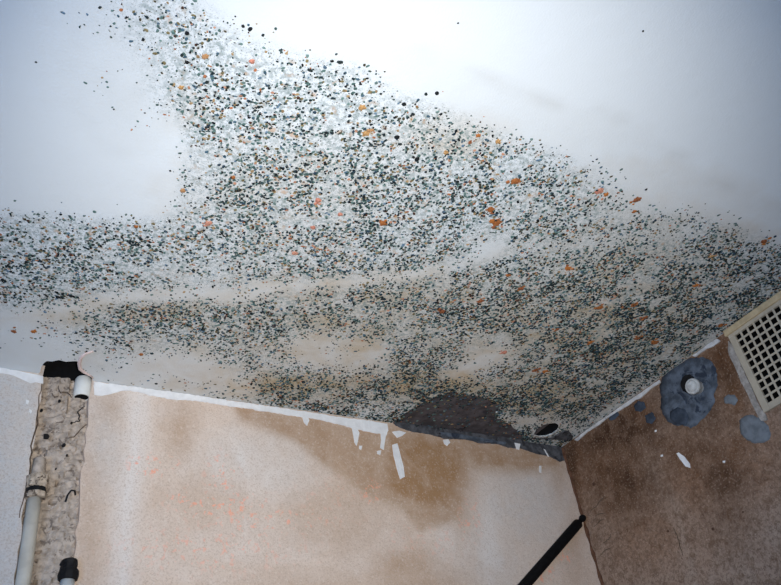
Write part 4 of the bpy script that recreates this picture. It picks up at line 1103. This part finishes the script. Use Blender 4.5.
def win_part(name, lo, hi, mat):
    bm = bmesh.new(); box(bm, lo, hi)
    o = bm_obj(name, bm, mat, win); o.matrix_parent_inverse = win.matrix_world.inverted()
    return o
win_part('added_window_frame', (X0 - .05, y0, z0), (X0 + .01, y0 + .05, z1), M['frame'])
win_part('added_window_frame', (X0 - .05, y1 - .05, z0), (X0 + .01, y1, z1), M['frame'])
win_part('added_window_frame', (X0 - .05, y0 + .05, z0), (X0 + .01, y1 - .05, z0 + .05), M['frame'])
win_part('added_window_frame', (X0 - .05, y0 + .05, z1 - .05), (X0 + .01, y1 - .05, z1), M['frame'])

# ------------------------------------------------------------------ openings: what lies behind the plaster
def liner(name, poly, depth, parent):
    """the closed dark cavity behind a ragged hole in the ceiling"""
    cu = sum(p[0] for p in poly) / len(poly); cv = sum(p[1] for p in poly) / len(poly)
    grow = [(cu + (u - cu) * 1.12, cv + (v - cv) * 1.12) for u, v in poly]
    n = len(poly)
    v = [(u, w, ZC + .0035) for u, w in grow] + [(u, w, ZC + depth) for u, w in grow]
    f = [(i, (i + 1) % n, n + (i + 1) % n, n + i) for i in range(n)] + [tuple(range(n, 2 * n))]
    return pydata(name, v, f, M['void'], parent)
liner('cavity', CEIL_CUTS[0][0], .09, ceiling)
liner('cavity', HOLE_CORNER, .045, ceiling)
pydata('cavity', [(.145, YW + .0295, 2.46), (.29, YW + .0295, 2.46), (.29, YW + .0295, 2.61), (.145, YW + .0295, 2.61)], [(0, 1, 2, 3)], M['void'], ceiling)
# the bare concrete bed where the plaster has come off
bm = bmesh.new()
bp = CEIL_CUTS[2][0]
bu0, bu1 = min(p[0] for p in bp) - .02, max(p[0] for p in bp) + .002
bv0 = min(p[1] for p in bp) - .02
gx, gy = np.linspace(bu0, bu1, 60), np.linspace(bv0, YW, 34)
vv = [[bm.verts.new((x, y, ZC + .0022 + .0035 * float(vnoise(np.array([x]), np.array([y]), .018)[0]))) for x in gx] for y in gy]
for j in range(len(gy) - 1):
    for i in range(len(gx) - 1):
        bm.faces.new((vv[j][i], vv[j + 1][i], vv[j + 1][i + 1], vv[j][i + 1]))
bare = bm_obj('bare_concrete_patch', bm, M['bare'], ceiling, True)
bare['label'] = 'dark bare concrete where plaster has fallen'
o = slab('cement_smear', CORNER_DAB, on_ceil, .0016, M['smear'], ceiling, dome=.001, rough=.0003)
# pale torn lip round the corner hole
bm = bmesh.new()
tube_path(bm, [(u, v, ZC - .0006) for u, v in HOLE_CORNER[8:] + HOLE_CORNER[:1]], lambda t: .0011 + .0006 * math.sin(t * 9), 6)
bm_obj('torn_edge', bm, M['rimplaster'], ceiling)

# mortar-filled pipe chase in the far wall
bm = bmesh.new()
gx, gz = np.arange(.150, .2851, .004), np.concatenate([np.arange(1.2, 2.0, .03), np.arange(2.0, 2.5061, .004)])
GX, GZ = np.meshgrid(gx, gz)
D_ = .004 + .010 * np.clip((.235 - GX) / .065, 0, 1) + .005 * vnoise(GX, GZ, .011) + .007 * vnoise(GX, GZ, .0055) + .006 * vnoise(GX, GZ, .030) - .004
D_ += .012 * (vnoise(GX, GZ, .009) > .90)
D_ += np.where((GX > .225) & (GZ > 2.425), .010, 0)
D_[:, 0] += .01; D_[:, -1] += .01
D_ = np.clip(D_, .001, .028)
vv = [[bm.verts.new((GX[j, i], YW + D_[j, i], GZ[j, i])) for i in range(len(gx))] for j in range(len(gz))]
for j in range(len(gz) - 1):
    for i in range(len(gx) - 1):
        bm.faces.new((vv[j][i], vv[j][i + 1], vv[j + 1][i + 1], vv[j + 1][i]))
chase = bm_obj('mortar_chase', bm, M['mortar'], wall_back, False)
chase['label'] = 'rough grey mortar filling of the vertical pipe chase'
# dark pits and cracks in the mortar
for px, pz, r in ((.1905, 2.365, .006), (.2235, 2.351, .004), (.176, 2.42, .003), (.206, 2.445, .003), (.2335, 2.40, .0025), (.186, 2.31, .003), (.232, 2.33, .0025), (.215, 2.30, .002)):
    slab('mortar_pit', [(px + r * rnd.uniform(.6, 1.1) * math.cos(a), pz + r * rnd.uniform(.6, 1.2) * math.sin(a)) for a in np.arange(0, 6.2, .8)],
         lambda u, v, out: (u, YW + .004 - out, v), .0035, M['blackfit'], wall_back)
def crack(pts, w, parent, mat, name='crack', plane='back'):
    fine = []
    for (a0, b0), (a1, b1) in zip(pts, pts[1:]):
        for k in range(4):
            t = k / 4
            fine.append((a0 + (a1 - a0) * t + rnd.uniform(-w, w), b0 + (b1 - b0) * t + rnd.uniform(-w, w)))
    fine.append(pts[-1])
    bm = bmesh.new()
    tube_path(bm, [on_back(u, v, 0) if plane == 'back' else on_right(u, v, 0) for u, v in fine], lambda t: w * (.45 + .55 * math.sin(3.1 * min(max(t, .05), .95))), 5)
    return bm_obj(name, bm, mat, parent)
crack([(.170, 2.483), (.168, 2.44), (.171, 2.39), (.167, 2.34), (.170, 2.29), (.166, 2.25), (.164, 2.20)], .0016, wall_back, M['scratch'])
crack([(.255, 2.44), (.243, 2.425), (.248, 2.405), (.236, 2.40)], .0013, wall_back, M['blackfit'])
crack([(.262, 2.40), (.250, 2.385), (.240, 2.37), (.230, 2.365)], .0012, wall_back, M['scratch'])
crack([(.200, 2.478), (.206, 2.462), (.218, 2.466), (.228, 2.455)], .0012, wall_back, M['scratch'])
crack([(.190, 2.46), (.196, 2.45), (.203, 2.455)], .0011, wall_back, M['scratch'])
crack([(.185, 2.29), (.195, 2.275), (.188, 2.26)], .0012, wall_back, M['scratch'])

# paint still clinging along the ceiling joint
slab('paint_strip', STRIP_LEFT, on_back, .0020, M['white'], wall_back, jag=.0008, step=.008)
slab('paint_strip', STRIP_MAIN, on_back, .0022, M['white'], wall_back, jag=.0012, step=.005)
for p in FLAKES_BACK:
    slab('paint_flake', p, on_back, .0020, M['white'], wall_back, jag=.0004)
slab('cement_smear', SMEAR_BACK, on_back, .0018, M['smear'], wall_back, jag=.001)
slab('cement_ridge', RIDGE_BACK, on_back, .0050, M['cement'], wall_back, jag=.0006)
slab('paint_strip', RSTRIP_LOW, on_right, .0040, M['dirtywhite'], wall_right, jag=.0008, step=.008)
slab('paint_strip', RSTRIP_HIGH, on_right, .0040, M['dirtywhite'], wall_right, jag=.0006)
big = slab('cement_patch', CEMENT_BIG, on_right, .0020, M['cement'], wall_right, dome=.004, rough=.0012, jag=.0016)
big['label'] = 'dark blue-grey cement patch around the white knob'
for p in CEMENT_DARK[:1]:
    slab('wet_cement_dab', p, lambda u, v, out: (XW - out - .004, u, v), .0022, M['cement_dark'], wall_right, dome=.0012, jag=.0008)
for k, p in enumerate(DABS):
    slab('cement_dab', p, on_right, .0016, M['dab'] if k < 2 else M['cement_dark'], wall_right, dome=.0015, jag=.0011, step=.004)
slab('paint_flake', RFLAKE, on_right, .0018, M['white'], wall_right, jag=.0005)
for p in RCHIPS:
    slab('paint_flake', p, on_right, .0014, M['white'], wall_right)
slab('crumbled_edge', VENT_RIM, on_right, .0030, M['rimplaster'], wall_right, jag=.0014)
for s in SCRATCHES:
    crack(s, .0014, wall_right, M['scratch'], 'scratch', 'right')
for p in RPITS:
    slab('wall_pit', p, on_right, .0006, M['crack'], wall_right)
# ragged mortar bead down the inside corner
bm = bmesh.new()
zz = np.arange(2.495, 1.6, -.012)
tube_path(bm, [(XW - .001 + rnd.uniform(-.0012, .0012), YW - .001 + rnd.uniform(-.0012, .0012), z) for z in zz], lambda t: .0032 + .0022 * abs(math.sin(t * 41)) + .0015 * math.sin(t * 97), 7)
bm_obj('corner_bead', bm, M['bead'], wall_right)

# ------------------------------------------------------------------ vent grille
vent = thing('vent_grille', 'cream square-holed vent grille high on the brown wall', 'vent grille', loc=(XW, sum(VENT_Y) / 2, VENT_Z[0]))
inv = vent.matrix_world.inverted()
def vpart(name, lo, hi, mat, w=.0008):
    o = bevel_box(name, lo, hi, mat, vent, w); o.matrix_parent_inverse = inv
    return o
hy1 = VENT_Y[1] - .0163                      # edge of the first hole
hz1 = VENT_Z[1] - .0203
hy0, hz0 = hy1 - 10 * PITCH + (PITCH - HOLE), hz1 - 10 * PITCH + (PITCH - HOLE)
FX = XW - .0075
vpart('frame_side', (FX, hy1, VENT_Z[0]), (XW, VENT_Y[1], hz1), M['grille'], .0016)
vpart('frame_side', (FX, VENT_Y[0], VENT_Z[0]), (XW, hy0, hz1), M['grille'], .0016)
vpart('frame_bottom', (FX, hy0, VENT_Z[0]), (XW, hy1, hz0), M['grille'], .0016)
vpart('frame_top', (FX, VENT_Y[0], hz1), (XW, VENT_Y[1], hz1 + .009), M['grille'], .0012)
o = vpart('top_rail', (XW - .013, VENT_Y[0] - .004, hz1 + .008), (XW, VENT_Y[1] + .004, VENT_Z[1] + .0025), M['rail'], .002)
o['label'] = 'cream-yellow rail along the top of the grille'
BW = PITCH - HOLE
for k in range(1, 10):
    yc = hy1 + BW / 2 - k * PITCH
    vpart('lattice_bar', (FX + .0012, yc - BW / 2, hz0), (XW - .004, yc + BW / 2, hz1), M['grille'], .0006)
for k in range(1, 10):
    zc = hz1 + BW / 2 - k * PITCH
    vpart('lattice_bar', (FX + .0016, hy0, zc - BW / 2), (XW - .0044, hy1, zc + BW / 2), M['grille'], .0006)
a, b, c, d = VENT_Y[0] + .006, VENT_Y[1] - .006, VENT_Z[0] + .006, VENT_Z[1] - .008
xe = XW + .13; xs = XW + .001
o = pydata('duct', [(xs, a, c), (xs, b, c), (xs, b, d), (xs, a, d), (xe, a, c), (xe, b, c), (xe, b, d), (xe, a, d)],
       [(0, 1, 5, 4), (1, 2, 6, 5), (2, 3, 7, 6), (3, 0, 4, 7), (4, 5, 6, 7)], M['void'], vent)
o.matrix_parent_inverse = inv

# ------------------------------------------------------------------ white knob in the cement patch
KY, KZ = 0.9949, 2.4198
knob = thing('pipe_plug', 'white lime-caked round pipe plug in the blue-grey cement patch', 'pipe plug', loc=(XW, KY, KZ))
inv = knob.matrix_world.inverted()
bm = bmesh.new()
lathe(bm, [(-.002, .0215), (.0072, .0215), (.0085, .0200), (.0088, 0)], (XW, 1.0144, 2.4415), (-1, 0, 0), 26, .06)  # black disc stands in for the plug's shadow, offset up and left
o = bm_obj('plug_shadow_disc', bm, M['blackfit'], knob); o.matrix_parent_inverse = inv
bm = bmesh.new()
lathe(bm, [(-.002, .0155), (.018, .0160), (.021, .0185), (.027, .0190), (.030, .0172), (.0305, .0145), (.0285, .0130)], (XW, KY, KZ), (-1, -.08, -.05), 32, .02)
o = bm_obj('plug_collar', bm, M['knob'], knob, True); o.matrix_parent_inverse = inv
bm = bmesh.new()
lathe(bm, [(.026, .0140), (.031, .0135), (.0345, .0105), (.0362, .0060), (.0366, 0)], (XW, KY, KZ), (-1, -.08, -.05), 28, .04)
o = bm_obj('plug_face', bm, M['knob'], knob, True); o.matrix_parent_inverse = inv

# ------------------------------------------------------------------ pipes in the chase
stub = thing('cut_pipe', 'short white cut-off pipe hanging from the black ceiling hole', 'pipe', loc=(.2480, YW + .009, 2.46))
inv = stub.matrix_world.inverted()
bm = bmesh.new()
lathe(bm, [(.045, .0135), (0.0, .0135), (-.0005, .0150), (0, .0165), (.040, .0165), (.045, .0135)], (.2480, YW + .009, 2.463), (0, 0, 1), 28, .012)
o = bm_obj('pipe_wall', bm, M['pipewhite'], stub, True); o.matrix_parent_inverse = inv
bm = bmesh.new()
lathe(bm, [(.0015, 0), (.0015, .0140), (.04, .0136), (.04, 0)], (.2480, YW + .009, 2.463), (0, 0, 1), 24)
o = bm_obj('pipe_bore', bm, M['void'], stub); o.matrix_parent_inverse = inv
# pink plaster lip curling round the hole beside the stub
bm = bmesh.new()
tube_path(bm, [(u, v, ZC - .001) for u, v in LIP], lambda t: .0012 + .0026 * math.sin(3.14 * min(.97, max(.03, t))), 8)
bm_obj('plaster_lip', bm, M['pink'], ceiling, True)

PX = .1838
wp = thing('water_pipe', 'tall grubby white water pipe with a flaking coupling in the mortar chase', 'pipe', loc=(PX, YW - .006, 0))
inv = wp.matrix_world.inverted()
bm = bmesh.new()
lathe(bm, [(0, 0), (0, .0122), (1.2, .0122), (2.0, .0122), (2.2480, .0122), (2.2480, 0)], (PX, YW - .006, 0), (0, 0, 1), 22, .01)
o = bm_obj('pipe_run', bm, M['pipegrey'], wp, True); o.matrix_parent_inverse = inv
bm = bmesh.new()
lathe(bm, [(2.2340, .0122), (2.2342, .0185), (2.2400, .0195), (2.2440, .0190), (2.2450, .0150), (2.2520, .0150), (2.2540, .0198), (2.2680, .0205), (2.2765, .0195), (2.2775, .0140), (2.2810, .0120)], (PX + .001, YW - .008, 0), (0, 0, 1), 8, .05)
o = bm_obj('coupling', bm, M['fitting'], wp); o.matrix_parent_inverse = inv
bm = bmesh.new()
lathe(bm, [(2.2445, .0158), (2.2450, .0172), (2.2520, .0176), (2.2532, .0158)], (PX + .001, YW - .008, 0), (0, 0, 1), 16, .10)
o = bm_obj('coupling_gasket', bm, M['blackfit'], wp); o.matrix_parent_inverse = inv
bm = bmesh.new()
lathe(bm, [(2.2780, .0118), (2.2980, .0122), (2.3160, .0110), (2.3240, 0)], (PX + .001, YW + .001, 0), (0, 0, 1), 14, .08)
o = bm_obj('pipe_stub', bm, M['mortar'], wp, True); o.matrix_parent_inverse = inv

QX = .2555
wp2 = thing('capped_pipe', 'lower white pipe ending in a black jagged coupling beside the taller pipe', 'pipe', loc=(QX, YW - .006, 0))
inv = wp2.matrix_world.inverted()
bm = bmesh.new()
lathe(bm, [(0, 0), (0, .0118), (1.2, .0118), (2.100, .0118), (2.1, 0)], (QX, YW - .006, 0), (0, 0, 1), 22, .01)
o = bm_obj('pipe_run', bm, M['pipewhite'], wp2, True); o.matrix_parent_inverse = inv
bm = bmesh.new()
lathe(bm, [(2.090, .0118), (2.0905, .0165), (2.100, .0170), (2.108, .0165), (2.109, .0140), (2.116, .0140), (2.118, .0155), (2.124, .0150), (2.127, .0110), (2.124, 0)], (QX, YW - .006, 0), (0, 0, 1), 9, .10)
o = bm_obj('black_coupling', bm, M['blackfit'], wp2); o.matrix_parent_inverse = inv
bm = bmesh.new()
tube_path(bm, [(.2385, YW + .002, 2.236), (.2400, YW - .004, 2.247), (.2450, YW - .008, 2.2555), (.2515, YW - .006, 2.2560), (.2545, YW + .001, 2.251)], .0017, 6)
hook = bm_obj('wire_hook', bm, M['blackfit'])
tag(hook, 'small dark bent wire sticking out of the mortar chase', 'wire')

# ------------------------------------------------------------------ black pole across the corner
A_ = Vector((1.5105, YW - .030, 2.2775)); Dv = Vector((-.2480, 0, -.1786)).normalized()
pole = thing('black_pole', 'thick black pole slanting down from the room corner', 'pole', loc=tuple(A_))
inv = pole.matrix_world.inverted()
bm = bmesh.new()
lathe(bm, [(.0255, 0), (.0255, .0105), (.0275, .0125), (.060, .0126), (.95, .0126), (.952, 0)], A_, Dv, 24)
o = bm_obj('shaft', bm, M['blackrod'], pole, True); o.matrix_parent_inverse = inv
bm = bmesh.new()
lathe(bm, [(-.0095, 0), (-.0085, .0045), (-.005, .0078), (0, .0092), (.005, .0085), (.0085, .0065), (.014, .0058), (.027, .0062)], A_, Dv, 18)
o = bm_obj('tip', bm, M['blackrod'], pole, True); o.matrix_parent_inverse = inv
for s in (.48, .86):
    p = A_ + Dv * s
    bm = bmesh.new()
    lathe(bm, [(-.008, .0128), (-.008, .0155), (.008, .0155), (.008, .0128)], p, Dv, 24)
    box(bm, (p.x - .006, p.y + .012, p.z - .006), (p.x + .006, YW + .001, p.z + .006))
    o = bm_obj('wall_clip', bm, M['blackfit'], pole); o.matrix_parent_inverse = inv

# ------------------------------------------------------------------ mould
def mould_density(u, v):
    m = chart(MOULD, CH, u, v)
    cl = .55 * vnoise(u, v, .030) + .30 * vnoise(u, v, .012) + .15 * vnoise(u, v, .075)
    d = m * np.clip((cl - .5) * 3.0 + .62 + .2 * m, 0.05, 1.0)
    for poly, _ in CEIL_CUTS[:2]:
        d[in_poly(u, v, poly)] = 0
    ins = in_poly(u, v, CEIL_CUTS[2][0]); dist = near_poly(u, v, CEIL_CUTS[2][0])[0]
    d[ins] *= .10 + .9 * np.exp(-(dist[ins] / .010) ** 2)
    d[~ins] *= 1 + .6 * np.exp(-(dist[~ins] / .02) ** 2)
    d[(u > XW - .004) | (v > YW - .004)] = 0
    return d
def scatter(count, gain):
    u = rng.uniform(-.29, XW - .003, count); v = rng.uniform(0.0, YW - .003, count)
    far = .62 + .75 * np.clip((u + v) / 2 - .3, 0, 1)
    ok_ = rng.random(count) < mould_density(u, v) * gain * far
    return u[ok_], v[ok_]
# thin pale films spread wide; the thick colonies on top of them are small and dark
pu, pv = scatter(80000, .85)
du, dv = scatter(150000, .64)
PALE = np.array([(.10, .18, .175), (.17, .27, .26), (.07, .14, .20), (.23, .19, .095), (.42, .29, .155), (.14, .23, .33), (.06, .11, .105), (.52, .27, .18)])
PALE_W = np.array([.25, .19, .12, .11, .10, .05, .15, .05])
DARK = np.array([(.010, .014, .017), (.018, .034, .040), (.040, .075, .08), (.024, .05, .08), (.075, .065, .04), (.45, .17, .075), (.07, .03, .02)])
DARK_W = np.array([.27, .24, .19, .10, .09, .06, .05])
pk = rng.choice(len(PALE), len(pu), p=PALE_W / PALE_W.sum()); dk_ = rng.choice(len(DARK), len(du), p=DARK_W / DARK_W.sum())
cu, cv = np.concatenate([pu, du]), np.concatenate([pv, dv])
n = len(cu)
is_dark = np.arange(n) >= len(pu)
mden = chart(MOULD, CH, cu, cv)
rad = np.exp(rng.normal(0, .38, n)) * np.where(is_dark, .00140, .0022) * (.72 + .38 * mden)
rad = np.clip(rad * (.86 + .45 * np.clip((cu + cv) / 2 - .3, 0, 1)), .0007, .0026 + .0012 * np.clip((cu + cv) / 2 - .35, 0, 1))
tint = np.concatenate([PALE[pk], DARK[dk_]]) * rng.uniform(.75, 1.25, (n, 1))
kind = np.where(is_dark, np.concatenate([pk, dk_]), 9)
order = np.argsort(-(rad * np.where(kind < 2, 1.0, .5)))
lead = order[:235]
rest = np.ones(n, bool); rest[lead] = False
bu_, bv_, br_, bt_ = cu[rest], cv[rest], rad[rest], tint[rest]
SEG = 7
nb = len(bu_)
ang = (np.arange(SEG) / SEG * 2 * math.pi)[None, :] + rng.uniform(0, 6.28, (nb, 1))
rr = br_[:, None] * rng.uniform(.78, 1.2, (nb, SEG))
el = rng.uniform(.75, 1.3, (nb, 1)); th = rng.uniform(0, 3.14, (nb, 1))
lx, ly = rr * np.cos(ang) * el, rr * np.sin(ang) / el
vx = bu_[:, None] + lx * np.cos(th) - ly * np.sin(th)
vy = bv_[:, None] + lx * np.sin(th) + ly * np.cos(th)
vx = np.minimum(vx, XW - .0005); vy = np.minimum(vy, YW - .0005)
level = rng.uniform(.00015, .0004, (nb, 1)) + np.where(bt_.sum(1, keepdims=True) < .2, .00035, 0)
hump = np.where(bt_.sum(1) < .2, .62, .10) * br_          # thick tufts stand proud, thin films lie flat
W_ = 2 * SEG + 1
V3 = np.empty((nb, W_, 3))
V3[:, :SEG, 0] = vx; V3[:, :SEG, 1] = vy; V3[:, :SEG, 2] = ZC - level
V3[:, SEG:2 * SEG, 0] = bu_[:, None] + (vx - bu_[:, None]) * .74; V3[:, SEG:2 * SEG, 1] = bv_[:, None] + (vy - bv_[:, None]) * .74
V3[:, SEG:2 * SEG, 2] = ZC - level - hump[:, None] * .72
V3[:, 2 * SEG, 0] = bu_; V3[:, 2 * SEG, 1] = bv_; V3[:, 2 * SEG, 2] = ZC - level[:, 0] - hump
base = (np.arange(nb) * W_)[:, None]
k = np.arange(SEG); k1 = (k + 1) % SEG
apex = np.broadcast_to(base + 2 * SEG, (nb, SEG))
tri = np.concatenate([np.stack([base + k1, base + k, base + SEG + k], 2), np.stack([base + k1, base + SEG + k, base + SEG + k1], 2),
                      np.stack([base + SEG + k1, base + SEG + k, apex], 2)], 1).reshape(-1, 3)
me = bpy.data.meshes.new('mould_growth')
me.vertices.add(nb * W_); me.vertices.foreach_set('co', V3.ravel())
me.loops.add(len(tri) * 3); me.loops.foreach_set('vertex_index', tri.ravel().astype(np.int32))
me.polygons.add(len(tri)); me.polygons.foreach_set('loop_start', np.arange(0, len(tri) * 3, 3, dtype=np.int32))
me.update(calc_edges=True)
smooth(me)
at = me.attributes.new('tint', 'FLOAT_COLOR', 'POINT')
at.data.foreach_set('color', np.repeat(np.concatenate([bt_, np.ones((nb, 1))], 1), W_, 0).ravel().astype(np.float32))
growth = link('mould_growth', me, None, [M['mould']])
tag(growth, 'dense grey-green and black mould speckling spread across the white ceiling', 'mould', kind='stuff')

def colony(name, col, seg, seed, fuzzy):
    r = random.Random(seed)
    rings = (1.0, .72, .36)
    v = []
    prof = [1 + r.uniform(-fuzzy, fuzzy) for _ in range(seg)]
    for s, h in zip(rings, (.02, .16, .24)):
        for i in range(seg):
            a = 2 * math.pi * i / seg
            q = s * (1 + (prof[i] - 1) * s)
            v.append((q * math.cos(a), q * math.sin(a), -h - r.uniform(0, .04)))
    v.append((0, 0, -.30))
    f = []
    for j in range(2):
        for i in range(seg):
            f.append((j * seg + (i + 1) % seg, j * seg + i, (j + 1) * seg + i, (j + 1) * seg + (i + 1) % seg))
    f += [(2 * seg + (i + 1) % seg, 2 * seg + i, 3 * seg) for i in range(seg)]
    me = bpy.data.meshes.new(name); me.from_pydata(v, [], f); me.update(); smooth(me)
    at = me.attributes.new('tint', 'FLOAT_COLOR', 'POINT')
    for i in range(len(v)):
        k = r.uniform(.55, 1.3)
        at.data[i].color = (col[0] * k, col[1] * k, col[2] * k, 1)
    me.materials.append(M['mould'])
    return me
dark_kinds = [colony('mould_spot', c, 10, s, .16) for s, c in enumerate([(.012, .016, .018), (.016, .026, .030), (.022, .034, .036), (.010, .012, .014), (.028, .040, .048), (.014, .028, .026)])]
def spot(name, me, x, y, r, parent=ceiling, drop=.0003):
    o = bpy.data.objects.new(name, me); COL.objects.link(o); o.parent = parent
    o.location = (x, y, ZC - drop); o.scale = (r * rnd.uniform(.85, 1.2), r * rnd.uniform(.85, 1.2), min(r * 1.6, .0048))
    o.rotation_euler = (0, 0, rnd.uniform(0, 6.28))
for i in lead:
    spot('mould_spot', dark_kinds[rnd.randrange(6)], float(cu[i]), float(cv[i]), float(rad[i]))
for x, y, r in BIG:
    spot('mould_spot', dark_kinds[rnd.randrange(4)], x, y, r * .78)
ok = {0: [colony('orange_mould_spot', c, 17, 40 + s, .30) for s, c in enumerate([(.56, .20, .05), (.42, .15, .045), (.34, .12, .05)])],
      1: [colony('orange_mould_spot', c, 17, 50 + s, .30) for s, c in enumerate([(.62, .36, .15), (.55, .30, .14)])],
      2: [colony('orange_mould_spot', c, 17, 60 + s, .30) for s, c in enumerate([(.72, .34, .24), (.66, .28, .20)])]}
for x, y, r, kd in ORANGE:
    spot('orange_mould_spot', rnd.choice(ok[kd]), x, y, r * .82, drop=.0010)
    for _ in range(2):
        a = rnd.uniform(0, 6.28); d = r * rnd.uniform(.9, 1.5)
        if y + d < YW - .01 and x + d < XW - .01 and r > .0066:
            spot('orange_mould_spot', rnd.choice(ok[kd]), x + d * math.cos(a), y + d * math.sin(a), r * rnd.uniform(.25, .45), drop=.0010)
